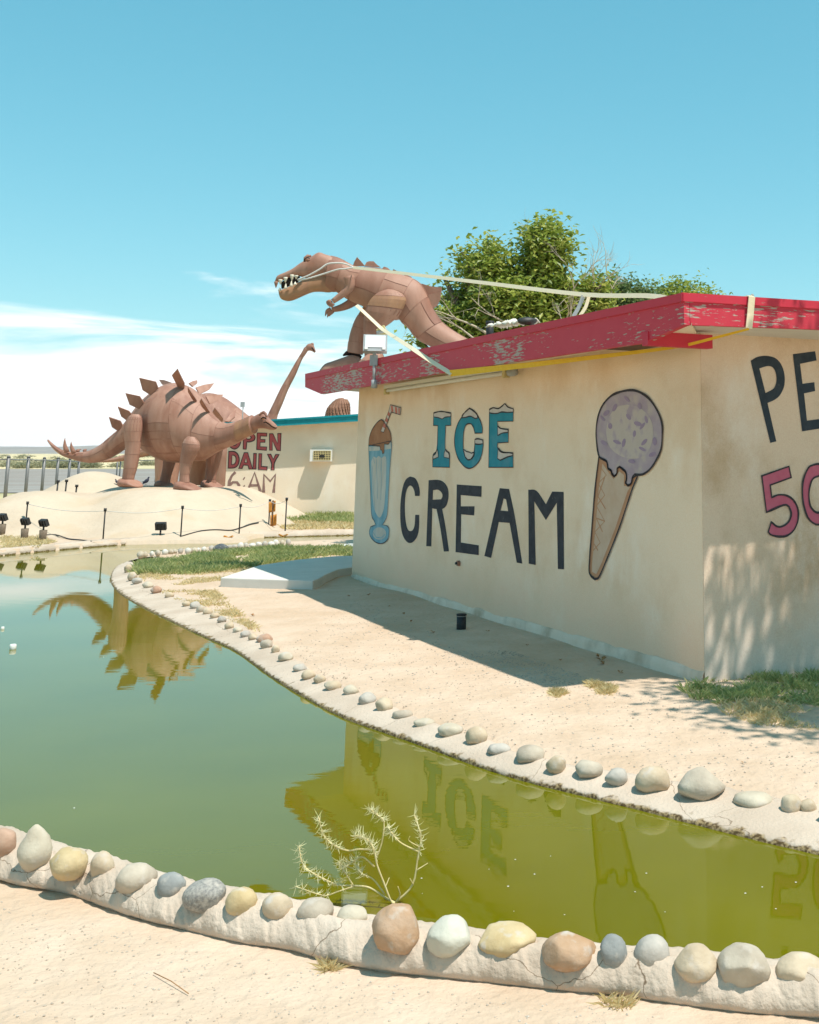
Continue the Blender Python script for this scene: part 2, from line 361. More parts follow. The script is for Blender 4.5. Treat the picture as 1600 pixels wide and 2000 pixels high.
# lofted sheet-metal shapes: rings of (top point, bottom point, half width); side vector toward the viewer
class Loft:
    def __init__(s, rings, side, seg=20, sub=3, power=1.0):
        side = Vector(side).normalized(); T = spline([r[0] for r in rings], sub); B = spline([r[1] for r in rings], sub)
        W = [v.x for v in spline([Vector((r[2], 0, 0)) for r in rings], sub)]; O = [v.x for v in spline([Vector((r[3] if len(r) > 3 else 0, 0, 0)) for r in rings], sub)]
        s.n = len(T); s.seg = seg; s.P = []
        for t, b, w, o in zip(T, B, W, O):
            c = (t+b)/2+side*o; h = (t-b)/2; row = []
            for k in range(seg):
                a = 2*math.pi*k/seg; ca, sa = math.cos(a), math.sin(a); ca = math.copysign(abs(ca)**power, ca); sa = math.copysign(abs(sa)**power, sa)
                row.append(c+h*ca+side*max(w, .002)*sa)
            s.P.append(row)
    def geo(s):
        vs = [p for r in s.P for p in r]; fs = []; g = s.seg
        for i in range(s.n-1):
            for k in range(g): a, b = i*g+k, i*g+(k+1) % g; fs.append((a, a+g, b+g, b))
        fs.append(tuple(range(g))); fs.append(tuple(range((s.n-1)*g, s.n*g))[::-1])
        bm = bmesh.new(); bv = [bm.verts.new(v) for v in vs]
        for f in fs: bm.faces.new([bv[i] for i in f])
        bmesh.ops.recalc_face_normals(bm, faces=bm.faces); bm.verts.index_update(); fs = [tuple(v.index for v in f.verts) for f in bm.faces]; bm.free()
        return vs, fs
    def at(s, u, v):      # u along 0..n-1, v round 0..seg
        u = min(max(u, 0), s.n-1.001); i = int(u); fu = u-i; v %= s.seg; j = int(v); fv = v-j; g = s.seg
        a = s.P[i][j % g].lerp(s.P[i][(j+1) % g], fv); b = s.P[i+1][j % g].lerp(s.P[i+1][(j+1) % g], fv); return a.lerp(b, fu)
    def nrm(s, u, v):
        e = .35; i = int(min(max(u, 0), s.n-1)); c = sum(s.P[i], Vector())/s.seg
        n = (s.at(u+e, v)-s.at(u-e, v)).cross(s.at(u, v+e)-s.at(u, v-e))
        if n.length < 1e-9: return (s.at(u, v)-c).normalized()
        n.normalize(); return n if n.dot(s.at(u, v)-c) > 0 else -n
    def panel(s, u0, u1, v0, v1, off, m=4, k=4, gap=.006):
        vs, fs = [], []; du, dv = u1-u0, v1-v0
        lu = max((s.at(u1, v0)-s.at(u0, v0)).length, .02); lv = max((s.at(u0, v1)-s.at(u0, v0)).length, .02); gu, gv = min(gap/lu, .2)*du, min(gap/lv, .2)*dv
        for i in range(m+1):
            for j in range(k+1):
                u, v = u0+gu+(du-2*gu)*i/m, v0+gv+(dv-2*gv)*j/k; edge = i in (0, m) or j in (0, k)
                vs.append(s.at(u, v)+s.nrm(u, v)*off)
        w = k+1
        for i in range(m):
            for j in range(k): fs.append((i*w+j, i*w+j+1, (i+1)*w+j+1, (i+1)*w+j))
        rim = [j for j in range(w)]+[i*w+k for i in range(1, m+1)]+[m*w+j for j in range(k-1, -1, -1)]+[i*w for i in range(m-1, 0, -1)]; o = len(vs)
        for r in rim:
            i, j = divmod(r, w); u, v = u0+gu+(du-2*gu)*i/m, v0+gv+(dv-2*gv)*j/k; vs += [vs[r].copy(), s.at(u, v)-s.nrm(u, v)*.006]
        for q in range(len(rim)): q2 = (q+1) % len(rim); fs.append((o+2*q, o+2*q2, o+2*q2+1, o+2*q+1))
        # make the outside face outward
        a, b, c = vs[fs[0][0]], vs[fs[0][1]], vs[fs[0][2]]
        if (b-a).cross(c-a).dot(s.nrm((u0+u1)/2, (v0+v1)/2)) < 0: fs = [f[::-1] for f in fs]
        return vs, fs
def sheet_body(name, loft, parent, nu, nv, mats, rnd, base='rust', panels=True, off=.009, vshift=0, piece='sheet_panel'):
    o = part(name, *loft.geo(), base, parent, True)
    if panels:
        us = [loft.n*1.0*i/nu for i in range(nu)]+[loft.n-1]
        for i in range(nu):
            for j in range(nv):
                v0 = vshift+(j+(.5 if i % 2 else 0)*(nv > 2))*loft.seg/nv; u1 = us[i+1]
                part(piece, *loft.panel(us[i], min(u1, loft.n-1), v0, v0+loft.seg/nv, off*rnd.uniform(.7, 1.4), 8, 8), rnd.choice(mats), o, True)
    return o
def leaves_geo(cs, size, rnd, up=.35, asp=.5):
    V, F_ = [], []
    for c in cs:
        n = Vector((rnd.gauss(0, .62), rnd.gauss(0, .62), 1)).normalized(); q = Vector((rnd.gauss(0, 1), rnd.gauss(0, 1), rnd.gauss(0, .6)))
        d = n.cross(q).normalized(); s = n.cross(d); l = size*rnd.uniform(.65, 1.3); w = l*asp*.5; o = len(V)
        V += [c, c+d*l*.5+s*w+n*l*.08, c+d*l-n*l*.12, c+d*l*.5-s*w+n*l*.08]; F_ += [(o, o+1, o+2), (o, o+2, o+3)]
    return V, F_
def in_poly(x, y, poly):
    c = False; n = len(poly)
    for i in range(n):
        a, b = poly[i], poly[(i+1) % n]
        if (a[1] > y) != (b[1] > y) and x < (b[0]-a[0])*(y-a[1])/(b[1]-a[1])+a[0]: c = not c
    return c
# ================================================================== the setting
WATER = -.09; FG = -.155
near_in_px = [(-420, 1500), (-200, 1556), (0, 1607), (100, 1640), (200, 1666), (300, 1695), (400, 1721), (500, 1739), (600, 1758), (700, 1778), (830, 1800), (940, 1815), (1040, 1827), (1160, 1840), (1275, 1848), (1390, 1857), (1500, 1866), (1600, 1872), (1800, 1886), (2100, 1905)]
near_out_px = [(-420, 1600), (-200, 1672), (0, 1727), (63, 1740), (135, 1752), (210, 1781), (297, 1808), (380, 1826), (472, 1848), (560, 1861), (655, 1887), (767, 1906), (890, 1918), (1000, 1930), (1100, 1941), (1215, 1950), (1285, 1962), (1411, 1979), (1500, 1988), (1600, 1995), (1800, 2008), (2100, 2025)]
far_in_px = [(2000, 1770), (1720, 1702), (1600, 1671), (1490, 1645), (1390, 1620), (1310, 1599), (1225, 1577), (1110, 1549), (1000, 1520), (910, 1490), (827, 1459), (745, 1430), (670, 1403), (590, 1361), (525, 1320), (460, 1273), (410, 1250), (362, 1228), (281, 1188), (232, 1158), (216, 1134), (224, 1110), (246, 1098)]
far_out_px = [(2000, 1670), (1720, 1620), (1600, 1594), (1472, 1570), (1371, 1547), (1275, 1532), (1206, 1520), (1150, 1510), (1088, 1500), (1034, 1487), (974, 1469), (929, 1449), (880, 1434), (831, 1418), (788, 1404), (752, 1387), (712, 1371), (650, 1343), (603, 1321), (559, 1289), (520, 1266), (494, 1247), (462, 1233), (432, 1213), (395, 1194), (364, 1182), (304, 1155), (288, 1145), (265, 1136), (249, 1116), (268, 1100)]
chan_near_px = [(246, 1098), (272, 1090), (330, 1083), (400, 1076), (480, 1070), (560, 1065), (640, 1062), (720, 1059), (800, 1057)]
chan_far_px = [(800, 1041), (688, 1045), (600, 1047), (520, 1049), (400, 1053), (300, 1060), (178, 1069), (90, 1077), (0, 1086), (-120, 1100), (-300, 1128)]
chan_far_out_px = [(800, 1031), (688, 1035), (600, 1037), (520, 1039), (400, 1042), (300, 1048), (178, 1056), (90, 1064), (0, 1072), (-120, 1086), (-300, 1112)]
near_in = [G(*p, -.06) for p in near_in_px]; near_out = [G(*p, FG) for p in near_out_px]
far_in = [G(*p, WATER) for p in far_in_px]; far_out = [G(*p, -.03) for p in far_out_px]
chan_near = [G(*p, WATER) for p in chan_near_px]; chan_far = [G(*p, WATER) for p in chan_far_px]; chan_far_out = [G(*p, .02) for p in chan_far_out_px]
left_close = [Vector((-15.5, 17, 0)), Vector((-15.5, 12, 0)), Vector((-10.5, 8.2, 0))]
def mids(a, b, f):
    n = 60; A, B = resample(a, n), resample(b, n); return [p.lerp(q, f) for p, q in zip(A, B)]
def soft(a, n): return resample(spline(a, 6), n)
near_mid = mids(near_in, near_out, .35); far_mid = mids(far_in, far_out, .35)
def outward(pts, d):     # shift a polyline sideways (left of its direction)
    out = []
    for i, p in enumerate(pts):
        t = pts[min(i+1, len(pts)-1)]-pts[max(i-1, 0)]; t.z = 0; t.normalize(); out.append(p+Vector((-t.y, t.x, 0))*d)
    return out
chan_near_mid = outward(chan_near, -.15); chan_far_mid = mids(chan_far, chan_far_out, .2)
pond = [(p.x, p.y) for p in near_mid+far_mid+chan_near_mid+chan_far_mid+left_close]
PA = np.array(pond); PB = np.roll(PA, -1, axis=0)
def pond_field(X, Y):
    d2 = np.full(X.shape, 1e9); ins = np.zeros(X.shape, bool)
    for a, b in zip(PA, PB):
        e = b-a; L2 = e@e+1e-12; t = np.clip(((X-a[0])*e[0]+(Y-a[1])*e[1])/L2, 0, 1)
        d2 = np.minimum(d2, (X-a[0]-t*e[0])**2+(Y-a[1]-t*e[1])**2)
        cond = (a[1] > Y) != (b[1] > Y)
        with np.errstate(divide='ignore', invalid='ignore'):
            xi = (b[0]-a[0])*(Y-a[1])/(b[1]-a[1])+a[0]
        ins ^= cond & (X < xi)
    return np.where(ins, -1, 1)*np.sqrt(d2)
near_x = np.array([p.x for p in near_mid]); near_y = np.array([p.y for p in near_mid])
def fbm(X, Y, s, seed=0):
    v = np.vectorize(lambda a, b: noise.fractal(Vector((a*s+seed, b*s, seed*.7)), 1.0, 2.0, 4)); return v(X, Y)
GX0, GX1, GY0, GY1, GD = -18.0, 9.0, -3.0, 34.0, .1
def make_ground():
    nx, ny = int(round((GX1-GX0)/GD))+1, int(round((GY1-GY0)/GD))+1
    xs = np.linspace(GX0, GX1, nx); ys = np.linspace(GY0, GY1, ny); X, Y = np.meshgrid(xs, ys)
    sd_ = pond_field(X, Y); yn = np.interp(X, near_x, near_y); low = np.clip((yn-Y)/.12+.5, 0, 1)
    lump = np.zeros(X.shape); sel = (Y < 22)
    Xc, Yc = X[::4, ::4], Y[::4, ::4]; f = fbm(Xc, Yc, .9)
    lump = np.repeat(np.repeat(f, 4, 0), 4, 1)[:ny, :nx]
    # smooth the blocky repeat
    for _ in range(6): lump = (lump+np.roll(lump, 1, 0)+np.roll(lump, -1, 0)+np.roll(lump, 1, 1)+np.roll(lump, -1, 1))/5
    edge = np.minimum(np.minimum(X-GX0, GX1-X), np.minimum(Y-GY0, GY1-Y)); fade = np.clip(edge/1.0, 0, 1)*np.clip((np.abs(sd_)-.3)/.6, 0, 1)
    Z = FG*low+lump*.022*fade; Z = Z-(1-low)*(.032*np.exp(-np.maximum(sd_-.3, 0)/.9)+.075*np.clip((.24-sd_)/.14, 0, 1))*(Y < 19.5)
    Z = np.where(sd_ < 0, np.maximum(-.75, -.16+sd_*4.0), Z)
    Z[edge < .05] = 0.0
    vs = np.stack([X, Y, Z], -1).reshape(-1, 3); i = np.arange(nx*ny).reshape(ny, nx)
    fs = np.stack([i[:-1, :-1], i[:-1, 1:], i[1:, 1:], i[1:, :-1]], -1).reshape(-1, 4)
    me = bpy.data.meshes.new('ground'); me.from_pydata(vs.tolist(), [], fs.tolist()); me.update(); o = link('ground', me, 'sand', None, True); o['kind'] = 'structure'
    return xs, ys, Z
gxs, gys, GZ = make_ground()
def gz(x, y):
    i = int(round((x-GX0)/GD)); j = int(round((y-GY0)/GD))
    return float(GZ[j, i]) if 0 <= i < len(gxs) and 0 <= j < len(gys) else 0.0
B = 6000
desert = mesh('desert_plain', [(-B, -B, 0), (B, -B, 0), (B, B, 0), (-B, B, 0), (GX0, GY0, 0), (GX1, GY0, 0), (GX1, GY1, 0), (GX0, GY1, 0)], [(0, 1, 5, 4), (1, 2, 6, 5), (2, 3, 7, 6), (3, 0, 4, 7)], 'desert'); desert['kind'] = 'structure'
lot = mesh('asphalt_lot', [(-120, 49, .03), (40, 49, .03), (60, 122, .03), (-160, 122, .03)], [(0, 1, 2, 3)], 'asphalt'); lot['kind'] = 'structure'
# pond water
wl = [Vector((x, y, WATER)) for x, y in pond]; wt = tessellate_polygon([wl])
wf = [tuple(f) if (wl[f[1]]-wl[f[0]]).cross(wl[f[2]]-wl[f[0]]).z > 0 else tuple(f[::-1]) for f in wt]
pw = mesh('pond_water', wl, wf, 'water'); pw['kind'] = 'structure'

def sweep(name, inner, outer, prof, n, m, rough=.008, seed=1):
    A, Bq = soft(inner, n), soft(outer, n); k = len(prof); vs, fs = [], []
    for i, (a, b) in enumerate(zip(A, Bq)):
        d = b-a; d.z = 0
        for j, (f, z) in enumerate(prof):
            p = a+d*f; p.z = z; q = p*6+Vector((seed*9, 0, 0))
            if 0 < j < k-1:
                w = rough*(noise.noise(q)+.6*noise.noise(q*2.7)+.45*noise.noise(q*6.5)); p = p+d.normalized()*w*1.3*(1 if f > .5 else .6)+Vector((0, 0, w*.8))
            vs.append(p)
    for i in range(n-1):
        for j in range(k-1): fs.append((i*k+j, (i+1)*k+j, (i+1)*k+j+1, i*k+j+1))
    o = mesh(name, vs, fs, m, None, True); o['kind'] = 'structure'; return o
def wet_concrete(name, tide):
    # bare cement, with the brown tide mark and grit line the pond leaves at its edge (by height above the water)
    m, nt, N, L, b = node_mat(name); b.inputs['Roughness'].default_value = .92; b.inputs['Specular IOR Level'].default_value = .25
    ge = N.new('ShaderNodeNewGeometry'); sp = N.new('ShaderNodeSeparateXYZ'); L.new(ge.outputs['Position'], sp.inputs[0])
    def nz(s, d=6):
        n = N.new('ShaderNodeTexNoise'); n.inputs['Scale'].default_value = s; n.inputs['Detail'].default_value = d; L.new(ge.outputs['Position'], n.inputs[0]); return n.outputs[0]
    r = N.new('ShaderNodeValToRGB'); r.color_ramp.elements[0].color = (.47, .37, .28, 1); r.color_ramp.elements[1].color = (.57, .465, .365, 1); r.color_ramp.elements[0].position = .33; r.color_ramp.elements[1].position = .66; L.new(nz(2.4, 8), r.inputs[0])
    ma = N.new('ShaderNodeMath'); ma.operation = 'MULTIPLY_ADD'; L.new(nz(14, 8), ma.inputs[0]); ma.inputs[1].default_value = -.055; L.new(sp.outputs['Z'], ma.inputs[2])
    mr = N.new('ShaderNodeMapRange'); mr.inputs[1].default_value = -.096; mr.inputs[2].default_value = -.104; L.new(ma.outputs[0], mr.inputs[0])
    r2 = N.new('ShaderNodeValToRGB'); r2.color_ramp.elements[0].color = (.09, .055, .022, 1); r2.color_ramp.elements[1].color = (.34, .24, .12, 1); r2.color_ramp.elements[0].position = .42; r2.color_ramp.elements[1].position = .6; L.new(nz(60, 3), r2.inputs[0])
    mx = N.new('ShaderNodeMix'); mx.data_type = 'RGBA'; (L.new(mr.outputs[0], mx.inputs[0]) if tide else setattr(mx.inputs[0], 'default_value', 0)); L.new(r.outputs[0], mx.inputs[6]); L.new(r2.outputs[0], mx.inputs[7])
    vo = N.new('ShaderNodeTexVoronoi'); vo.feature = 'DISTANCE_TO_EDGE'; vo.inputs['Scale'].default_value = 1.25
    wp = N.new('ShaderNodeMix'); wp.data_type = 'RGBA'; wp.inputs[0].default_value = .1; L.new(ge.outputs['Position'], wp.inputs[6])
    nn = N.new('ShaderNodeTexNoise'); nn.inputs['Scale'].default_value = 6; nn.inputs['Detail'].default_value = 5; L.new(ge.outputs['Position'], nn.inputs[0]); L.new(nn.outputs['Color'], wp.inputs[7]); L.new(wp.outputs[2], vo.inputs[0])
    ck = N.new('ShaderNodeMapRange'); ck.inputs[1].default_value = .0022; ck.inputs[2].default_value = .0004; L.new(vo.outputs[0], ck.inputs[0])
    m2 = N.new('ShaderNodeMix'); m2.data_type = 'RGBA'; m2.inputs[7].default_value = (.20, .14, .09, 1); L.new(ck.outputs[0], m2.inputs[0]); L.new(mx.outputs[2], m2.inputs[6]); L.new(m2.outputs[2], b.inputs['Base Color'])
    bp = N.new('ShaderNodeBump'); bp.inputs['Strength'].default_value = .8; bp.inputs['Distance'].default_value = .008; L.new(nz(55, 6), bp.inputs['Height']); L.new(bp.outputs[0], b.inputs['Normal'])
wet_concrete('bank', True); wet_concrete('bank_dry', False)
near_curb = sweep('pond_curb', near_in, near_out, [(0, -.5), (0, -.12), (.0, -.073), (.06, -.057), (.2, -.051), (.34, -.059), (.46, -.047), (.62, -.04), (.76, -.05), (.88, -.073), (.96, -.102), (1.0, -.125), (.98, -.143), (.90, -.157), (.86, -.23)], 700, 'bank_dry', .016, 1)
far_curb = sweep('pond_bank', far_in, far_out, [(0, -.5), (-.02, -.12), (.0, -.088), (.04, -.074), (.10, -.067), (.35, -.054), (.65, -.040), (.85, -.032), (1.0, -.024), (1.35, -.018), (1.6, -.08)], 600, 'bank', .008, 2)
chan_bank = sweep('channel_bank', chan_near, outward(chan_near, -.4), [(0, -.5), (0, -.10), (.1, -.07), (.5, -.03), (1.0, .0), (1.3, -.08)], 80, 'bank', .01, 3)
mound_curb = sweep('mound_kerb', chan_far, chan_far_out, [(0, -.5), (0, -.08), (.02, -.05), (.1, -.035), (.6, -.0), (1.0, .03), (1.15, -.1)], 200, 'bank', .012, 4)

# river cobbles bedded in the cement: parts of their kerb
for nm, a, b_, sp in (('pink', (.44, .26, .18), (.52, .34, .25), 0), ('buff', (.48, .40, .30), (.58, .51, .41), 0), ('ochre', (.50, .36, .18), (.60, .47, .29), 0), ('tan', (.50, .38, .26), (.58, .47, .35), 0), ('greytan', (.42, .345, .27), (.55, .47, .38), 0), ('bluegrey', (.24, .245, .24), (.36, .36, .35), 0), ('speck', (.20, .19, .185), (.42, .39, .35), 90), ('orange', (.46, .27, .145), (.50, .36, .27), 0), ('palegreen', (.52, .50, .42), (.60, .57, .49), 0), ('grey', (.40, .36, .32), (.52, .47, .42), 0), ('white', (.62, .59, .54), (.70, .67, .62), 0), ('dark', (.07, .08, .09), (.12, .13, .14), 0)):
    mat('stone_'+nm, tuple(v*.86*(.96 if i == 2 else 1) for i, v in enumerate(a)), tuple(v*.95*(.95 if i == 2 else 1) for i, v in enumerate(b_)), sp or 7, .78, .7, 60, c3=(.50, .44, .37), s3=19, t3=(.56, .74), bdist=.004, spec=.3)
def cobble_geo(c, rx, ry, rz, rot, seed, sub=3, taper=0.0):
    bm = bmesh.new(); bmesh.ops.create_icosphere(bm, subdivisions=sub, radius=1); vs = []
    cr, sr = math.cos(rot), math.sin(rot); rq = random.Random(seed*13+5); cuts = []
    for _ in range(7):
        v = Vector((rq.gauss(0, 1), rq.gauss(0, 1), rq.gauss(0, .8))).normalized(); cuts.append((v, rq.uniform(.74, .95)))
    for v in bm.verts:
        p = v.co.copy(); q = p*1.1+Vector((seed*3.7, seed, 0)); s = 1+.13*noise.noise(q)+.05*noise.noise(q*2.3)+.022*noise.noise(q*7)+.008*noise.noise(q*16)
        p = p*s
        for v, dcut in cuts:
            over = p.dot(v)-dcut
            if over > 0: p -= v*over*.8
        k = 1-taper*max(p.z, 0); x, y, z = p.x*rx*k, p.y*ry*k, p.z*rz
        vs.append(Vector((x*cr-y*sr, x*sr+y*cr, z))+c)
    fs = [tuple(w.index for w in f.verts) for f in bm.faces]; bm.free(); return vs, fs
def cobble(x, y, hw, hh, kind, parent, z0, seed, sub=3, taper=0, up=.3, deep=.85):
    foot = G(x, y+hh*.9, z0); k = foot.y/FPX; rz = hh*k*.97; rx = hw*k*.90
    d = Vector((foot.x, foot.y, 0)).normalized(); c = foot+d*rx*deep*.75; c.z = AT(x, y+hh*.12, c.y).z
    part('stone', *cobble_geo(c, rx, rx*deep, rz, random.uniform(-.3, .3), seed, sub, taper), 'stone_'+kind, parent, True)
near_stones = [(-80, 1625, 36, 27, 'tan'), (6, 1643, 26, 29, 'pink'), (68, 1652, 36, 42, 'buff', .45), (132, 1684, 39, 30, 'ochre'), (198, 1688, 25, 26, 'tan'), (263, 1713, 42, 27, 'greytan'), (334, 1727, 30, 24, 'bluegrey'), (400, 1746, 43, 28, 'speck'), (471, 1759, 34, 26, 'ochre'), (540, 1769, 31, 25, 'tan'), (615, 1779, 40, 23, 'greytan'), (688, 1787, 33, 19, 'buff'), (774, 1810, 50, 49, 'orange'), (878, 1825, 47, 36, 'palegreen'), (990, 1834, 60, 29, 'ochre'), (1110, 1854, 54, 31, 'orange'), (1200, 1856, 29, 30, 'bluegrey'), (1274, 1859, 38, 30, 'grey'), (1360, 1878, 45, 32, 'tan'), (1455, 1883, 53, 38, 'greytan'), (1562, 1889, 52, 27, 'tan'), (1680, 1896, 48, 30, 'grey')]
for i, s in enumerate(near_stones): cobble(*s[:4], s[4], near_curb, -.062, i+1, 4 if s[2] > 44 else 3, s[5] if len(s) > 5 else 0, .30)
far_stones = [(249, 1110, 8, 10, 'tan'), (258, 1125, 10, 10, 'tan'), (267, 1134, 11, 7, 'grey'), (289, 1142, 12, 7, 'buff'), (305, 1152, 12, 8, 'pink'), (330, 1162, 10, 6, 'tan'), (364, 1179, 9, 6, 'tan'), (381, 1182, 11, 8, 'grey'), (391, 1189, 9, 8, 'greytan'), (405, 1194, 11, 7, 'tan'), (419, 1202, 10, 6, 'tan'), (433, 1210, 10, 7, 'grey'), (448, 1222, 11, 7, 'tan'), (464, 1230, 11, 6, 'buff'), (479, 1238, 11, 7, 'grey'), (494, 1244, 10, 7, 'tan'), (517, 1247, 17, 10, 'pink'), (521, 1258, 14, 10, 'greytan'), (538, 1268, 9, 9, 'tan'), (558, 1282, 17, 10, 'buff'), (586, 1304, 14, 8, 'grey'), (602, 1317, 15, 10, 'tan'), (624, 1326, 13, 9, 'tan'), (650, 1338, 18, 10, 'tan'), (686, 1348, 17, 11, 'buff'), (717, 1364, 19, 12, 'grey'), (751, 1376, 19, 14, 'tan'), (786, 1395, 22, 9, 'greytan'), (829, 1411, 22, 8, 'buff'), (879, 1425, 28, 13, 'buff'), (930, 1436, 24, 19, 'tan'), (973, 1462, 26, 11, 'grey'), (1034, 1472, 33, 19, 'greytan'), (1087, 1492, 22, 17, 'tan'), (1150, 1501, 31, 19, 'greytan'), (1206, 1516, 25, 17, 'grey'), (1275, 1521, 37, 26, 'tan'), (1371, 1531, 50, 33, 'greytan', .25), (1471, 1561, 43, 15, 'buff'), (1546, 1569, 22, 20, 'tan'), (1578, 1574, 20, 15, 'tan'), (1640, 1590, 40, 22, 'greytan')]
for i, s in enumerate(far_stones): cobble(*s[:4], s[4], far_curb, -.03, i+50, 3, s[5] if len(s) > 5 else 0, .42)
for i in range(26):
    x = 274+i*11.5+random.uniform(-3, 3); y = 1083-(x-274)*.085+random.uniform(-1, 1)
    if 415 < x < 448: continue
    cobble(x, y, random.uniform(5, 9), random.uniform(4.5, 7.5), random.choice(['white', 'white', 'grey', 'buff']), chan_bank, .0, i+120, 2)
cobble(431, 1071, 17, 10, 'dark', chan_bank, .0, 150, 3, 0, .3)

# pedestal mounds of pale rammed earth
def smooth(t): t = np.clip(t, 0, 1); return t*t*(3-2*t)
PK = AT(187, 922, 31.5)
def mound_h(X, Y):
    w = .35*np.sin(X*1.3+.5)+.22*np.sin(X*2.9+Y*.7); wy = .3*np.sin(Y*1.7)+.2*np.sin(Y*3.1+X)
    a = smooth((X+14.4)/1.6)*smooth((-7.1-X+wy*.4)/2.1)*smooth((Y-23.0+w*.4)/3.0)*smooth((31.2-Y)/2.2)
    dip = .15*np.exp(-((X+.441*Y)/.55)**2)+.06*smooth((-12.2-X)/.8)
    r2 = ((X-PK.x)/1.75)**2+((Y-31.5)/1.8)**2; bk = PK.z*1.04*np.exp(-r2*1.1)
    return np.maximum(.865*a-dip*a, bk)
def make_mound():
    xs = np.arange(-18, -5.6, .09); ys = np.arange(22.3, 35, .09); X, Y = np.meshgrid(xs, ys); Z = mound_h(X, Y)
    nz = np.vectorize(lambda a, b: noise.fractal(Vector((a*1.1, b*1.1, 3)), 1, 2, 5))(X, Y)
    Z = np.where(Z > .004, Z-.03+nz*.035*np.clip(Z*2.5, 0, 1), -.3)
    i = np.arange(Z.size).reshape(Z.shape); fs = np.stack([i[:-1, :-1], i[:-1, 1:], i[1:, 1:], i[1:, :-1]], -1).reshape(-1, 4)
    me = bpy.data.meshes.new('mound'); me.from_pydata(np.stack([X, Y, Z], -1).reshape(-1, 3).tolist(), [], fs.tolist()); me.update(); o = link('mound', me, 'mound', None, True); o['kind'] = 'structure'
make_mound()
def mz(x, y): return float(mound_h(np.array(x), np.array(y)))-.03
# far hills
hv, hf = [], []
for k, (Y, top) in enumerate(((3600, 1.0), (5100, 1.25))):
    o = len(hv); n = 160
    for i in range(n+1):
        x = -5400+10800*i/n; h = 10+14*top*(noise.fractal(Vector((x*.0011+k*5, k*3, 0)), 1, 2, 5)+.55)+(14 if k else 0)
        hv += [(x, Y-260, 0), (x, Y, max(h, 2)), (x, Y+500, 0)]
    for i in range(n): a = o+3*i; hf += [(a, a+3, a+4, a+1), (a+1, a+4, a+5, a+2)]
hl = mesh('hills', hv, hf, 'hill', None, True); hl['kind'] = 'structure'
# ================================================================== ice cream building
Rc = G(1377, 1333, 0); Lc = G(687, 1128, 0); e1 = (Lc-Rc).normalized(); n1 = Vector((-e1.y, e1.x, 0))
if n1.dot(-Rc) < 0: n1 = -n1
n2 = -e1; in1 = -n1                                    # n1 out of the lettered wall, n2 out of the right-hand wall
ZUP = Vector((0, 0, 1)); WT = 2.5
bld = thing('ice_cream_stand', (Rc+Lc)/2+in1*2, 'cream stucco ice cream stand with lettered wall and flaking red roof edge', 'building')
endd = Vector((.4, .917, 0)).normalized(); Sc = Rc+in1*7; Lb = Lc+endd*5.5; Bc = Sc+e1*9
def wall(name, a, b, nrm, z0, z1, m, parent, t=.18):
    d = (b-a); return part(name, *prism_geo([a+ZUP*z0, b+ZUP*z0, b+ZUP*z1, a+ZUP*z1], nrm, -t), m, parent)
w_ice = wall("wall", Rc+e1*.008, Lc, n1, -.05, WT, "stucco", bld); w_ice['label'] = 'shaded stucco wall with painted ice cream lettering'
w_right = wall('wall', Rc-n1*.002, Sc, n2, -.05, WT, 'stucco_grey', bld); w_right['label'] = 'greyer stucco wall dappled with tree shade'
wall('wall', Lc+in1*.19, Lb, Vector((-endd.y, endd.x, 0)), -.05, WT, 'stucco', bld)
wall('wall', Lb, Bc, Vector((0, 1, 0)), -.05, WT, 'stucco', bld); wall('wall', Sc+e1*.19, Bc, in1, -.05, WT, 'stucco', bld)
mat('footing', (.74, .57, .43), (.80, .64, .51), 4, .92, .7, 60, c3=(.50, .36, .25), s3=3, t3=(.5, .7), bdist=.006)
def footing():
    n = 90; prof = [(.0, .082), (.006, .076), (.014, .068), (.020, .03), (.04, -.08)]; vs, fs = [], []; k = len(prof)
    for i in range(n+1):
        p = Rc.lerp(Lc, i/n)
        for d, z in prof:
            w = .010*noise.noise(p*3+ZUP*z*9)+.005*noise.noise(p*11); vs.append(p+n1*(d+w)+ZUP*(z+w*1.5-.03*(i/n)))
    for i in range(n):
        for j in range(k-1): fs.append((i*k+j, (i+1)*k+j, (i+1)*k+j+1, i*k+j+1))
    part('footing', *fix_up(vs, fs, n1), 'footing', bld, True)
footing()
# roof: fascia boards traced on their own planes
D1 = .55; Fp = Rc+n1*D1; corner = WP(1335, 573, Fp, n1)
fas = [WP(*p, Fp, n1) for p in [(596, 731), (1335, 573), (1337, 634), (1256, 670), (899, 722), (628, 770), (596, 756)]]
prism('fascia', fas, n1, -.045, 'red_fascia', bld)
fr = [WP(*p, corner, n2) for p in [(1335, 573), (1760, 600), (1760, 649), (1338, 634)]]
fr2 = [fr[0]-n1*.046, fr[1], fr[2], fr[3]-n1*.046]
prism('fascia', fr2, n2, -.045, 'red_fascia', bld)
trim1 = [WP(*p, Fp+n1*.014, n1) for p in [(596, 730), (1335, 571), (1335, 588), (596, 741)]]; prism('fascia_trim', trim1, n1, -.013, 'red_trim', bld)
trim2 = [WP(*p, corner+n2*.014, n2) for p in [(1332, 571), (1760, 598), (1760, 612), (1332, 588)]]; prism('fascia_trim', trim2, n2, -.013, 'red_trim', bld)
ZR = 2.60
fend = fas[0]; rfar = fend+endd*6.2; rr = fr[1]; rb = rr+e1*10
roof_loop = [corner-n1*.05-n2*.05, fend-n1*.05, rfar, rb, rr-n2*.05]; roof_loop = [Vector((p.x, p.y, ZR)) for p in roof_loop]
prism('roof', roof_loop, ZUP, -.10, 'slab', bld)
sof = [Vector((p.x, p.y, 2.47)) for p in (Rc+n1*.05+n2*.03, fas[2]-n1*.06, fas[4]-n1*.06, fas[5]-n1*.06, Lc+n1*.03)]
so_ = prism('soffit', [p+ZUP*.0 for p in sof], ZUP, .02, 'stucco_cream', bld)
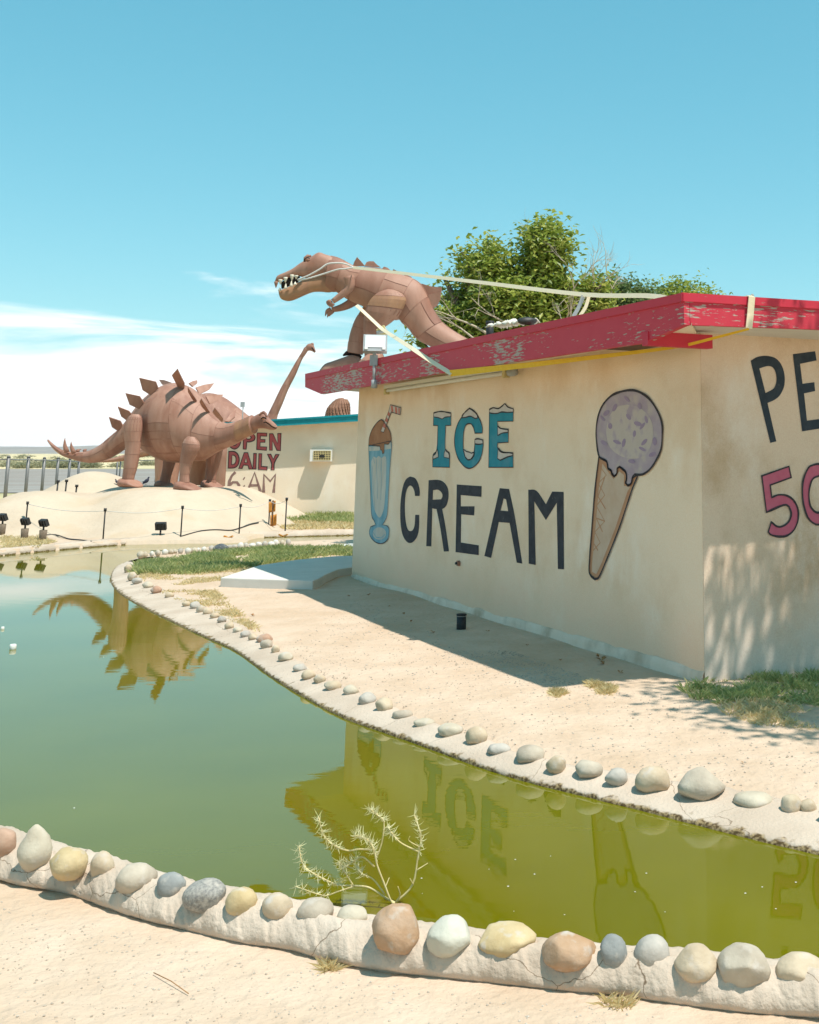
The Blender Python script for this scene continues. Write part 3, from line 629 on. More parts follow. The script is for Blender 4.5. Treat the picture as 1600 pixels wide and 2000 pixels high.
box('eave_beam', Rc+n1*.28+n2*.12+ZUP*2.42, in1*.28, e1*.04, ZUP*.05, 'red_trim', bld)
box('eave_board', Rc+n1*.32+e1*.45+ZUP*2.435, n1*.22, e1*.4, ZUP*.012, 'wood_dark', bld)
# fluorescent batten under the soffit
q0, q1 = WP(757, 763, Rc+n1*.10, n1), WP(986, 729, Rc+n1*.10, n1)
lt = thing('fluorescent_batten', (q0+q1)/2, 'long white fluorescent tube light fixed under the red eave above the lettering', 'light fixture')
dq = (q1-q0).normalized(); part('channel', *box_geo((q0+q1)/2+ZUP*.045, dq*((q1-q0).length/2+.06), n1*.03, ZUP*.02), 'white_paint', lt)
tube('tube', [q0, q1], .02, 'white_paint', lt, 12)
for q in (q0, q1): part('lamp_holder', *box_geo(q+dq*(.03 if q is q1 else -.03), dq*.03, n1*.028, ZUP*.045), 'straw_twig', lt)
tube('junction_box', [q1+dq*.12, q1+dq*.24], .04, 'fixture_grey', lt, 8)

# ---------------- painted lettering and pictures on the wall
Z5 = zoom(680, 740, 3.6364); Z6 = zoom(1120, 640, 3.3333); Z7 = zoom(400, 780, 5.0)
def cv(zf, lp): return [zf(*p) for p in lp]
def curve(lp, sub=4): return [(v.x, v.y) for v in spline([Vector((*p, 0)) for p in lp]+[Vector((*lp[0], 0))], sub)][:-1]
LET = 'painted_letter'
def letter(loops, P, n, m, parent, zf, lab, line=None, lw=.014, extra=()):
    loops = [smooth_loop(l) for l in loops]; extra = [(smooth_loop(l, 3), mm) for l, mm in extra]
    o = paint(LET, [cv(zf, l) for l in loops], P, n, .003, m, parent); o['label'] = lab
    for lp, mm in extra: paint('snow_cap', [cv(zf, lp)], P, n, .005, mm, o)
    if line: outline('outline', [cv(zf, l) for l in list(loops)+[e[0] for e in extra]], P, n, .007, lw, line, o)
    return o
I_ = [(607, 240), (655, 232), (730, 240), (730, 330), (692, 332), (690, 500), (718, 530), (720, 628), (600, 625), (603, 540), (630, 500), (637, 332), (605, 330)]
letter([I_], Rc, n1, 'ice_blue', w_ice, Z5, 'blue snow-capped letter I', 'line_black', extra=[([(607, 245), (625, 238), (660, 230), (700, 238), (730, 245), (728, 268), (690, 272), (668, 285), (640, 275), (610, 270)], 'snow_paint'), ([(630, 500), (637, 515), (640, 555), (605, 570), (604, 545), (622, 530)], 'snow_paint'), ([(690, 500), (705, 515), (718, 540), (716, 565), (682, 555), (682, 530)], 'snow_paint')])
C_ = [(862, 210), (890, 225), (915, 255), (940, 300), (953, 345), (952, 385), (900, 385), (890, 345), (875, 320), (855, 318), (835, 330), (822, 370), (817, 430), (818, 500), (830, 550), (850, 575), (870, 572), (890, 540), (898, 480), (900, 430), (925, 425), (957, 435), (958, 480), (945, 550), (915, 605), (870, 635), (830, 625), (790, 580), (765, 520), (755, 450), (760, 380), (780, 315), (808, 270), (835, 230)]
letter([C_], Rc, n1, 'ice_blue', w_ice, Z5, 'blue snow-capped letter C', 'line_black', extra=[([(808, 275), (812, 255), (840, 230), (862, 208), (885, 225), (912, 248), (920, 278), (900, 280), (870, 265), (845, 270), (825, 275)], 'snow_paint'), ([(820, 500), (840, 515), (860, 520), (875, 527), (895, 520), (893, 545), (870, 573), (850, 575), (832, 555)], 'snow_paint'), ([(900, 432), (915, 425), (955, 432), (957, 460), (930, 465), (902, 462)], 'snow_paint')])
E_ = [(1003, 215), (1030, 205), (1065, 210), (1090, 195), (1113, 175), (1135, 200), (1173, 212), (1172, 300), (1060, 302), (1062, 335), (1085, 352), (1137, 358), (1137, 450), (1062, 455), (1062, 490), (1090, 520), (1170, 525), (1172, 628), (998, 628)]
letter([E_], Rc, n1, 'ice_blue', w_ice, Z5, 'blue snow-capped letter E', 'line_black', extra=[([(1003, 220), (1030, 205), (1065, 212), (1090, 197), (1113, 175), (1135, 200), (1173, 212), (1172, 235), (1130, 238), (1090, 235), (1060, 245), (1025, 245), (1003, 240)], 'snow_paint'), ([(1062, 335), (1085, 352), (1135, 360), (1135, 380), (1095, 385), (1062, 402)], 'snow_paint'), ([(1065, 490), (1095, 520), (1145, 525), (1170, 530), (1168, 545), (1130, 555), (1080, 578), (1060, 565)], 'snow_paint')])
letter([[(440, 693), (475, 705), (498, 745), (509, 800), (507, 832), (475, 832), (470, 795), (455, 765), (440, 757), (425, 770), (410, 810), (403, 880), (404, 960), (412, 1030), (425, 1070), (440, 1082), (458, 1075), (472, 1040), (477, 965), (505, 966), (503, 1060), (490, 1120), (465, 1155), (440, 1166), (415, 1155), (390, 1115), (375, 1050), (370, 960), (374, 860), (388, 770), (410, 715)]], Rc, n1, 'letter_black', w_ice, Z5, 'black letter C')
letter([[(572, 720), (640, 717), (680, 735), (707, 775), (713, 830), (705, 880), (690, 910), (668, 925), (690, 1040), (716, 1225), (680, 1226), (655, 1060), (628, 925), (597, 920), (590, 1190), (555, 1188)], [(603, 790), (640, 788), (665, 810), (670, 835), (660, 855), (600, 858)]], Rc, n1, 'letter_black', w_ice, Z5, 'black letter R')
letter([[(772, 750), (948, 762), (946, 838), (800, 825), (800, 905), (898, 905), (895, 970), (803, 962), (800, 1162), (928, 1182), (927, 1252), (763, 1230)]], Rc, n1, 'letter_black', w_ice, Z5, 'black letter E')
letter([[(1077, 776), (1143, 782), (1185, 985), (1237, 1312), (1198, 1305), (1147, 1023), (1070, 1017), (1015, 1272), (968, 1258)], [(1105, 850), (1122, 855), (1137, 940), (1083, 935)]], Rc, n1, 'letter_black', w_ice, Z5, 'black letter A')
letter([[(1280, 787), (1338, 795), (1405, 890), (1450, 800), (1530, 803), (1533, 1353), (1490, 1350), (1482, 880), (1405, 1003), (1322, 870), (1332, 1322), (1283, 1312)]], Rc, n1, 'letter_black', w_ice, Z5, 'black letter M')
# sundae glass
gl = [(145, 475), (305, 440), (310, 480), (298, 620), (285, 850), (278, 960), (265, 1000), (245, 1035), (280, 1045), (292, 1075), (285, 1130), (260, 1160), (230, 1170), (195, 1160), (160, 1125), (150, 1085), (160, 1050), (195, 1035), (185, 1010), (165, 960), (158, 800), (150, 620)]
gl = smooth_loop(gl); sh = paint('painted_milkshake', [cv(Z5, gl)], Rc, n1, .003, 'glass_blue', w_ice); sh['label'] = 'milkshake in a tall glass painted on the wall'
paint('glass_highlight', [cv(Z5, curve([(165, 585), (182, 552), (200, 562), (217, 548), (238, 562), (255, 550), (272, 570), (270, 700), (262, 850), (252, 930), (225, 985), (192, 940), (177, 850), (169, 700)]))], Rc, n1, .0045, 'glass_pale', sh)
paint('glass_highlight', [cv(Z5, [(150, 482), (225, 478), (303, 446), (305, 495), (230, 508), (150, 512)])], Rc, n1, .0045, 'glass_pale', sh)
paint('glass_highlight', [cv(Z5, [(222+48*math.cos(a), 1098+44*math.sin(a)) for a in [k*math.pi/8 for k in range(16)]])], Rc, n1, .0045, 'glass_pale', sh)
dome = [(145, 470), (150, 415), (170, 360), (205, 310), (235, 288), (250, 300), (290, 360), (303, 400), (305, 435), (285, 465), (258, 462), (255, 525), (245, 533), (238, 505), (230, 505), (225, 478), (190, 475)]
dome = smooth_loop(dome); paint('chocolate_top', [cv(Z5, dome)], Rc, n1, .006, 'choc_paint', sh)
straw = [(232, 372), (288, 228), (300, 183), (375, 205), (370, 255), (305, 235), (252, 380)]
paint('drinking_straw', [cv(Z5, straw)], Rc, n1, .0075, 'snow_paint', sh)
for a in ([(246, 340), (256, 312), (268, 330), (262, 352)], [(262, 298), (272, 272), (284, 288), (278, 312)], [(279, 255), (288, 232), (300, 248), (294, 270)], [(303, 190), (318, 193), (322, 235), (308, 232)], [(332, 198), (346, 202), (350, 246), (336, 242)], [(357, 206), (368, 208), (366, 250), (358, 248)]):
    paint('stripe', [cv(Z5, a)], Rc, n1, .009, 'straw_red', sh)
outline('outline', [cv(Z5, gl), cv(Z5, dome), cv(Z5, straw)], Rc, n1, .0105, .012, 'line_black', sh)
outline('outline', [cv(Z5, l) for l in ([(172, 620), (180, 800), (190, 920)], [(200, 565), (205, 700), (208, 850)], [(238, 565), (236, 700), (232, 860)], [(180, 560), (188, 600)], [(178, 1090), (200, 1125), (235, 1130), (262, 1105)], [(190, 975), (222, 1000), (258, 970)], [(205, 1030), (225, 1040), (243, 1030)])], Rc, n1, .0065, .014, 'glass_blue', sh, False)
# cone
scp = [(350, 408), (420, 415), (490, 460), (545, 540), (575, 620), (578, 700), (570, 790), (540, 860), (500, 920), (450, 955), (400, 955), (385, 975), (375, 1015), (355, 1028), (338, 1010), (345, 985), (340, 940), (300, 905), (285, 915), (282, 950), (265, 968), (250, 950), (245, 930), (225, 915), (215, 870), (168, 840), (150, 740), (148, 650), (165, 560), (200, 490), (260, 435)]
cne = [(165, 840), (215, 870), (225, 915), (245, 930), (250, 950), (265, 968), (282, 950), (285, 915), (300, 905), (340, 940), (345, 985), (338, 1010), (355, 1028), (375, 1015), (385, 975), (422, 960), (380, 1060), (300, 1300), (200, 1550), (165, 1625), (140, 1637), (110, 1610), (102, 1550), (120, 1300), (140, 1050)]
scp = smooth_loop(scp); cne = smooth_loop(cne); cn = paint('painted_cone', [cv(Z6, cne)], Rc, n1, .003, 'cone_edge', w_ice); cn['label'] = 'dripping purple ice cream cone painted on the wall'
paint('cone_middle', [cv(Z6, [(190, 885), (222, 930), (262, 985), (300, 935), (330, 960), (330, 1030), (375, 1035), (355, 1060), (275, 1300), (185, 1530), (150, 1605), (122, 1590), (122, 1540), (145, 1300), (165, 1050)])], Rc, n1, .0045, 'cone_fill', cn)
outline('waffle_line', [cv(Z6, l) for l in ([(170, 900), (215, 960), (165, 1010)], [(160, 1010), (205, 1090), (150, 1160)], [(155, 1090), (210, 1180)], [(150, 1160), (205, 1260), (140, 1330)], [(145, 1230), (190, 1330)], [(135, 1320), (175, 1400), (130, 1450)], [(130, 1400), (160, 1450)], [(205, 970), (160, 1100)], [(205, 1260), (150, 1240)])], Rc, n1, .006, .014, 'cone_edge', cn, False)
paint('scoop', [cv(Z6, scp)], Rc, n1, .006, 'scoop', cn)
paint('scoop_middle', [cv(Z6, curve([(350, 500), (430, 520), (500, 590), (520, 690), (490, 800), (420, 850), (320, 840), (240, 780), (215, 690), (230, 590), (280, 520)]))], Rc, n1, .0075, 'scoop_pale', cn)
rd = random.Random(3)
for (x, y, a) in ((432, 510, 1.3), (360, 580, 1.0), (475, 598, 1.3), (240, 640, 1.5), (398, 690, 1.7), (328, 750, 1.8), (462, 745, 2.3), (450, 790, .5), (515, 825, 2.7), (200, 750, .6), (350, 465, .8), (270, 520, 2), (190, 590, .9), (285, 745, .4), (420, 625, .3), (530, 740, 1.5), (380, 870, .2), (215, 555, 2.4), (450, 640, 2.2)):
    l, w = rd.uniform(20, 30), rd.uniform(9, 15); ca, sa = math.cos(a), math.sin(a)
    paint('dab', [cv(Z6, [(x+l*math.cos(t)*ca-w*math.sin(t)*sa, y+l*math.cos(t)*sa+w*math.sin(t)*ca) for t in [k*math.pi/5 for k in range(10)]])], Rc, n1, .009, 'scoop_dab', cn)
outline('outline', [cv(Z6, cne), cv(Z6, scp)], Rc, n1, .0105, .022, 'line_black', cn)
# right-hand wall
P_ = [(1155, 215), (1200, 190), (1260, 183), (1320, 200), (1360, 250), (1377, 320), (1372, 385), (1345, 440), (1310, 470), (1265, 490), (1322, 740), (1283, 750)]
letter([P_, [(1212, 265), (1265, 250), (1300, 260), (1320, 300), (1322, 350), (1305, 395), (1252, 425)]], Rc, n2, 'letter_navy', w_right, Z6, 'dark letter P')
letter([[(1430, 172), (1575, 153), (1585, 213), (1477, 235), (1493, 365), (1570, 355), (1575, 412), (1503, 428), (1522, 605), (1640, 590), (1650, 650), (1490, 675)]], Rc, n2, 'letter_navy', w_right, Z6, 'dark letter E cut by the picture edge')
letter([[(1228, 965), (1405, 903), (1420, 975), (1283, 1025), (1293, 1105), (1340, 1088), (1395, 1095), (1440, 1130), (1465, 1190), (1462, 1260), (1435, 1320), (1390, 1355), (1340, 1360), (1290, 1350), (1270, 1330), (1290, 1265), (1330, 1295), (1370, 1290), (1405, 1260), (1420, 1210), (1405, 1165), (1370, 1155), (1258, 1202)]], Rc, n2, 'pink_paint', w_right, Z6, 'pink figure 5', 'line_black', .018)
letter([[(1560, 895), (1530, 915), (1500, 985), (1492, 1060), (1500, 1150), (1525, 1230), (1560, 1270), (1600, 1283), (1660, 1270), (1700, 1200), (1710, 1090), (1690, 970), (1640, 900), (1600, 888)], [(1600, 965), (1560, 985), (1540, 1040), (1535, 1100), (1545, 1160), (1570, 1195), (1600, 1205), (1640, 1190), (1660, 1130), (1660, 1040), (1640, 985)]], Rc, n2, 'pink_paint', w_right, Z6, 'pink figure 0', 'line_black', .018)
# little hose bib plate low on the lettered wall
hb = WP(898, 1100, Rc, n1); part('pipe_plate', *tube_geo([hb, hb+n1*.03], .028, 12), 'rust', w_ice)
tube('pipe_stub', [hb, hb+n1*.05], .013, 'black_metal', w_ice)

# ================================================================== building with the teal roof edge
A2 = G(436, 1012, 0); dd = Vector((1, .16, 0)).normalized(); nA = Vector((dd.y, -dd.x, 0)); A4 = A2+dd*13
teal = thing('teal_roof_building', A2+dd*5-nA*2, 'low cream building with teal roof edge and OPEN DAILY sign behind the dinosaur', 'building')
za = WP(444, 830, A2, nA).z; zb = WP(697, 815, A2, nA).z; slope = (zb-za)/((WP(697, 815, A2, nA)-A2).dot(dd)-(WP(444, 830, A2, nA)-A2).dot(dd))
def topz(s): return za+slope*s
wt = prism('wall', [A2-ZUP*.1, A4-ZUP*.1, A4+ZUP*topz(13), A2+ZUP*topz(0)], nA, -.2, 'stucco_cream', teal)
prism('wall', [A2-nA*.201-ZUP*.1, A2-nA*6-ZUP*.1, A2-nA*6+ZUP*topz(0), A2-nA*.201+ZUP*topz(0)], -dd, -.2, 'stucco_cream', teal)
ov = .33; f0 = A2-dd*.12+nA*ov
prism('fascia', [f0+ZUP*(topz(-.1)-.11), f0+dd*13.3+ZUP*(topz(13.2)-.13), f0+dd*13.3+ZUP*(topz(13.2)+.09), f0+ZUP*(topz(-.1)+.05)], nA, -.04, 'teal', teal)
prism('fascia_trim', [f0+nA*.03+ZUP*(topz(-.1)+.02), f0+nA*.03+dd*13.3+ZUP*(topz(13.2)+.03), f0+nA*.03+dd*13.3+ZUP*(topz(13.2)+.11), f0+nA*.03+ZUP*(topz(-.1)+.06)], nA, -.028, 'teal', teal)
prism('roof', [f0-nA*.05+ZUP*(topz(-.1)+.04), f0-nA*.05+dd*13.2+ZUP*(topz(13.1)+.08), f0-nA*6.2+dd*13.2+ZUP*(topz(13.1)+.08), f0-nA*6.2+ZUP*(topz(-.1)+.04)], ZUP, -.1, 'slab', teal)
def sgn(loops, m, lab, line=True): return letter(loops, A2, nA, m, wt, Z7, lab, 'line_black' if line else None, .028)
sgn([[(290+62*math.cos(a), 400+85*math.sin(a)) for a in [k*math.pi/10 for k in range(20)]], [(290+28*math.cos(a), 400+50*math.sin(a)) for a in [k*math.pi/8 for k in range(16)]]], 'red_paint', 'red letter O half hidden by the dinosaur')
sgn([[(378, 330), (440, 330), (480, 345), (492, 370), (480, 400), (440, 415), (412, 415), (405, 487), (375, 485)], [(412, 358), (440, 360), (455, 372), (440, 388), (411, 388)]], 'red_paint', 'red letter P')
sgn([[(512, 327), (607, 330), (605, 360), (545, 358), (543, 390), (590, 392), (588, 420), (542, 420), (540, 462), (605, 465), (602, 498), (507, 490)]], 'red_paint', 'red letter E')
sgn([[(632, 335), (665, 335), (712, 430), (712, 333), (745, 333), (740, 502), (705, 498), (662, 405), (660, 497), (632, 497)]], 'red_paint', 'red letter N')
sgn([[(235, 508), (290, 510), (325, 540), (337, 590), (325, 640), (290, 668), (228, 672)], [(266, 545), (290, 548), (303, 570), (303, 605), (290, 632), (262, 638)]], 'red_paint', 'red letter D')
sgn([[(385, 520), (420, 520), (468, 680), (432, 680), (422, 645), (378, 642), (365, 675), (332, 675)], [(403, 570), (415, 618), (388, 616)]], 'red_paint', 'red letter A')
sgn([[(478, 528), (505, 528), (500, 680), (470, 680)]], 'red_paint', 'red letter I')
sgn([[(528, 530), (558, 530), (553, 655), (610, 658), (608, 690), (523, 685)]], 'red_paint', 'red letter L')
sgn([[(612, 535), (645, 535), (670, 585), (692, 538), (727, 538), (682, 618), (678, 690), (648, 688), (650, 618)]], 'red_paint', 'red letter Y')
for nm, ls in (('faded figure 6', [[(300, 710), (265, 745), (240, 800), (235, 850), (255, 890), (290, 895), (325, 880), (335, 840), (315, 810), (275, 810), (245, 835)]]), ('faded dot', [[(378, 770), (388, 776)]]), ('faded dot', [[(376, 848), (386, 855)]]), ('faded letter A', [[(415, 905), (487, 715), (545, 905)], [(440, 840), (525, 840)]]), ('faded letter M', [[(575, 910), (578, 735), (640, 800), (690, 735), (672, 912)]])):
    o = outline(LET, [cv(Z7, l) for l in ls], A2, nA, .004, .08, 'faded_paint', wt, False); o['label'] = nm
# window air conditioner
ac0, ac1, ac2 = WP(608, 880, A2, nA), WP(650, 876, A2, nA), WP(608, 903, A2, nA); acw = (ac1-ac0).length; ach = ac0.z-ac2.z; acc = (ac0+ac1)/2-ZUP*(ach/2)
ac = thing('air_conditioner', acc, 'white box air conditioner with grille jutting from the cream wall', 'air conditioner')
part('case', *box_geo(acc+nA*.12, dd*acw/2, nA*.16, ZUP*ach/2), 'white_paint', ac)
gx = acc+nA*.283+dd*acw*.06; part('grille_back', *box_geo(gx, dd*acw*.39, nA*.004, ZUP*ach*.38), 'black_metal', ac)
for k in range(11): part('slat', *box_geo(gx+nA*.008+dd*acw*.39*(k/5-1), dd*.008, nA*.006, ZUP*ach*.38), 'straw_twig', ac)
for k in range(5): part('slat', *box_geo(gx+nA*.014+ZUP*ach*.38*(k/2-1), dd*acw*.39, nA*.004, ZUP*.007), 'straw_twig', ac)
part('badge', *box_geo(gx+nA*.02-ZUP*.02, dd*.06, nA*.004, ZUP*.035), 'black_metal', ac)
# concrete landing at the end of the stand
pad_px = [(431, 1128), (506, 1104), (580, 1093), (656, 1086), (700, 1085), (700, 1106), (660, 1112), (638, 1121), (622, 1130), (612, 1134)]
pad_loop = [G(*p, .1) for p in pad_px]; pad = mesh('concrete_landing', *prism_geo(pad_loop, ZUP, -.16), 'slab'); bv = pad.modifiers.new('bevel', 'BEVEL'); bv.width = .012; bv.segments = 2; bv.limit_method = 'ANGLE'
pad['kind'] = 'structure'
fp = mesh('concrete_path', *prism_geo([G(*p, .02) for p in [(575, 1071), (690, 1061), (830, 1056), (830, 1074), (690, 1073), (610, 1073)]], ZUP, -.06), 'slab'); fp['kind'] = 'structure'
# ================================================================== sheet-metal dinosaurs
rnd = random.Random(11)
def ringset(pairs, zf, P, n, hw, off=0):     # pairs ((top px),(bottom px)) ; hw half width relative to half height or list
    out = []
    for i, (t, b) in enumerate(pairs):
        T, Bm = WP(*zf(*t), P, n), WP(*zf(*b), P, n); w = hw[i] if hasattr(hw, '__len__') else hw
        out.append((T, Bm, (T-Bm).length/2*w, off))
    return out
YN = Vector((0, -1, 0))
def spike(name, base, tip, r, m, parent, bend=Vector((0, 0, 0)), seg=8):
    pts = [base.lerp(tip, t)+bend*math.sin(t*math.pi) for t in (0, .25, .5, .75, 1)]
    return tube(name, pts, [r, r*.86, r*.62, r*.34, r*.03], m, parent, seg)
def plate(name, poly, zf, base_i, P0, n, ob, ot, m, parent, t=.03):
    # flat steel plate: polygon of pixels; distance toward the viewer grows from its foot (base_i) to its far end
    bx = sum((Vector((*poly[i], 0)) for i in base_i), Vector())/len(base_i); dm = max((Vector((*p, 0))-bx).length for p in poly); pts = []
    far = max(poly, key=lambda p: (Vector((*p, 0))-bx).length); ax = (Vector((*far, 0))-bx).normalized()
    for p in poly:
        f = max(0, min(1, (Vector((*p, 0))-bx).dot(ax)/dm)); q = P0+n*(ob+(ot-ob)*f); pts.append(WP(*zf(*p), q, n))
    nr = Vector()
    for i in range(len(pts)): nr += (pts[i]-pts[0]).cross(pts[(i+1) % len(pts)]-pts[0])
    return prism(name, pts, nr.normalized(), -t, m, parent)

# ---------------------------------------------------------------- stegosaurus on the mound
ZS = zoom(80, 700, 3.3333); ZH = zoom(360, 660, 5.7143); SY = 27.6; SP = AT(330, 900, SY); SN = Vector((-math.sin(R_(18)), -math.cos(R_(18)), 0))
steg = thing('stegosaurus_statue', (AT(330, 950, SY).x, SY, .82), 'rusty sheet-metal stegosaurus with back plates standing on the pale mound', 'dinosaur statue')
pr = [((45, 528), (47, 540)), ((100, 575), (85, 590)), ((160, 605), (140, 632)), ((240, 612), (220, 660)), ((320, 600), (320, 680)), ((390, 565), (410, 665)), ((470, 500), (490, 625)), ((540, 440), (560, 580)), ((590, 380), (640, 565)), ((650, 305), (700, 612)), ((720, 235), (760, 650)), ((800, 180), (830, 672)), ((870, 160), (900, 678)), ((950, 180), (970, 668)), ((1010, 230), (1020, 668)), ((1080, 315), (1070, 655)), ((1140, 385), (1130, 618)), ((1200, 422), (1190, 590)), ((1260, 415), (1260, 560)), ((1320, 395), (1330, 520)), ((1375, 370), (1392, 487))]
hw = [1, 1, 1, 1, 1, .95, .9, .9, .85, .75, .74, .74, .74, .74, .72, .72, .72, .8, .85, .85, .85]
body = Loft(ringset(pr, ZS, SP, SN, hw), SN, 28, 4)
from mathutils.bvhtree import BVHTree
sbv = BVHTree.FromPolygons(*body.geo())
def skin_off(x, y):              # how far the flank stands out of the middle plane at a pixel
    r = ray(*ZS(x, y)); h = sbv.ray_cast(CAM, r.normalized()); return (h[0]-SP).dot(SN) if h[0] is not None else None
sheet_body('body', body, steg, 11, 5, ['rust_pale', 'rust_pale', 'rust_pale', 'rust_pale', 'rust', 'rust_pale', 'rust_ochre'], rnd, 'rust', vshift=1.5, off=.005)
hd = [((735, 905), (765, 1045)), ((790, 870), (800, 1022)), ((840, 843), (845, 1010)), ((880, 832), (890, 1010)), ((915, 860), (920, 1015)), ((955, 905), (955, 1024)), ((995, 940), (990, 1026)), ((1025, 970), (1018, 1020)), ((1040, 988), (1036, 1002))]
head = part('head', *Loft(ringset(hd, ZH, SP, SN, [.8, .78, .72, .66, .62, .62, .66, .7, .8]), SN, 20, 3).geo(), 'rust', steg, True)
def facing(zf, x, y, P, off): return WP(*zf(x, y), P+YN*off, YN)
def facing_s(zf, x, y, P, off): return WP(*zf(x, y), P+SN*off, SN)
tube('mouth_line', [facing_s(ZH, x, y, SP, o) for x, y, o in ((885, 945, .305), (910, 940, .285), (945, 962, .215), (980, 990, .17), (1010, 1003, .125), (1030, 1003, .085))], .014, 'dark_hollow', head)
tube('lip', [facing_s(ZH, x, y, SP, o) for x, y, o in ((890, 930, .31), (915, 928, .285), (950, 950, .215), (985, 980, .17), (1015, 995, .12), (1034, 997, .08))], .016, 'rust_pale', head)
eb = [facing_s(ZH, x, y, SP, o) for x, y, o in ((838, 868, .2), (855, 842, .17), (885, 830, .14), (908, 848, .19), (918, 880, .24))]
tube('brow', eb, [.02, .03, .035, .03, .02], 'rust', head)
e = facing_s(ZH, 880, 895, SP, .27); part('eye', *cobble_geo(e, .06, .04, .035, 0, 3, 2), 'rust_ochre', head, True); tube('eyelid', [facing_s(ZH, x, y, SP, .31) for x, y in ((858, 905), (878, 884), (905, 892), (915, 905))], .014, 'dark_hollow', head)
def leg(parent, prs, zf, P, n, off, wr, bands, foot, mats, name='leg', base='rust'):
    Q = P+n*off; slim = .87 if n is SN else 1.0; wr *= .72 if n is SN else 1
    rings = []
    for a, b in prs:
        mx_, my_ = (a[0]+b[0])/2, (a[1]+b[1])/2; a = (mx_+(a[0]-mx_)*slim, my_+(a[1]-my_)*slim); b = (mx_+(b[0]-mx_)*slim, my_+(b[1]-my_)*slim)
        A, Bm = WP(*zf(*a), Q, n), WP(*zf(*b), Q, n); rings.append((A, Bm, (A-Bm).length/2*wr))
    lf = Loft(rings, n, 18, 3); o = part(name, *lf.geo(), base, parent, True)
    us = [lf.n*i/bands for i in range(bands)]+[lf.n-1]
    for i in range(bands):
        for j in range(2): part('sheet_band', *lf.panel(us[i], min(us[i+1], lf.n-1), j*9+rnd.uniform(-1, 1), j*9+9, .006*rnd.uniform(.6, 1.4), 3, 8, .005), rnd.choice(mats), o)
    if foot:
        fr_ = []
        for t, b, w in foot: fr_.append((WP(*zf(*t), Q, n), WP(*zf(*b), Q, n), w*(.66 if n is SN else 1)))
        part('foot', *Loft(fr_, n, 18, 3, .85).geo(), rnd.choice(mats), o, True)
    return o
ml = ['rust_pale', 'rust_pale', 'rust']
leg(steg, [((595, 362), (640, 364)), ((566, 385), (660, 390)), ((540, 450), (662, 455)), ((542, 510), (656, 510)), ((548, 570), (648, 570)), ((544, 640), (640, 645)), ((537, 720), (625, 720)), ((530, 780), (608, 775)), ((528, 840), (608, 840))], ZS, SP, SN, .78, .95, 7, [((532, 780), (526, 838), .26), ((560, 785), (556, 840), .36), ((600, 790), (600, 840), .36), ((630, 818), (628, 840), .28), ((645, 832), (642, 842), .12)], ml)
leg(steg, [((955, 508), (1000, 512)), ((925, 540), (1034, 555)), ((916, 590), (1032, 600)), ((907, 645), (1000, 655)), ((903, 700), (980, 700)), ((902, 760), (966, 760)), ((900, 800), (968, 800)), ((896, 858), (970, 858))], ZS, SP, SN, .92, .95, 6, [((900, 800), (888, 862), .26), ((930, 800), (920, 864), .36), ((970, 815), (968, 866), .37), ((1010, 840), (1008, 866), .30), ((1032, 855), (1030, 866), .12)], ml)
leg(steg, [((790, 620), (885, 620)), ((795, 670), (878, 675)), ((786, 740), (852, 750)), ((772, 800), (842, 805)), ((764, 838), (848, 840))], ZS, SP, SN, -.75, .95, 4, [((775, 795), (760, 838), .25), ((810, 800), (806, 842), .33), ((850, 826), (848, 842), .2)], ['rust'])
leg(steg, [((1070, 560), (1200, 540)), ((1074, 640), (1182, 610)), ((1074, 700), (1165, 690)), ((1072, 770), (1142, 770)), ((1066, 845), (1145, 850))], ZS, SP, SN, -.72, .95, 4, [((1075, 790), (1062, 848), .26), ((1110, 795), (1105, 852), .35), ((1155, 825), (1150, 854), .3), ((1185, 846), (1182, 855), .12)], ['rust'])
for poly, bi, ob, ot in (([(445, 380), (520, 405), (538, 440), (500, 468), (465, 445)], (3, 2), .25, .42), ([(503, 312), (575, 340), (595, 365), (560, 402), (525, 375)], (3, 2), .3, .5), ([(553, 225), (645, 245), (672, 285), (640, 328), (580, 300)], (3, 2), .38, .62), ([(643, 125), (750, 150), (768, 195), (715, 237), (665, 205)], (3, 2), .45, .75), ([(890, 65), (937, 160), (935, 192), (893, 180), (855, 105)], (2, 3), .50, 1.0), ([(955, 180), (1015, 270), (1010, 292), (983, 258), (957, 212)], (1, 2), .68, 1.15), ([(1045, 258), (1100, 345), (1092, 358), (1052, 315), (1033, 280)], (1, 2), .70, 1.12), ([(1133, 318), (1187, 385), (1180, 412), (1138, 372), (1117, 345)], (1, 2), .62, 1.0)):
    bm_ = sum((Vector((*poly[i], 0)) for i in bi), Vector())/len(bi); cc = sum((Vector((*p, 0)) for p in poly), Vector())/len(poly); so3 = skin_off(*(bm_+(bm_-cc)*.12).xy)
    if so3 is not None: ob, ot = so3-.03, so3+(.48 if poly[0][0] > 800 else .15)
    plate('back_plate', poly, ZS, bi, SP, SN, ob, ot, 'rust', steg)
for poly, bi, ob, ot in (([(775, 140), (810, 143), (852, 158), (832, 182), (795, 172)], (3, 2), -.35, -.7), ([(960, 165), (985, 152), (1012, 147), (1014, 166), (985, 188)], (4, 0), -.45, -.9), ([(1005, 192), (1060, 175), (1125, 165), (1095, 205), (1030, 238)], (0, 4), -.5, -1.0), ([(1070, 250), (1110, 238), (1185, 239), (1150, 275), (1095, 300)], (0, 4), -.5, -1.0), ([(1200, 415), (1235, 365), (1272, 338), (1262, 385), (1225, 418)], (0, 4), -.35, -.75)):
    plate('back_plate', poly, ZS, bi, SP, SN, ob, ot, 'rust_pale', steg)
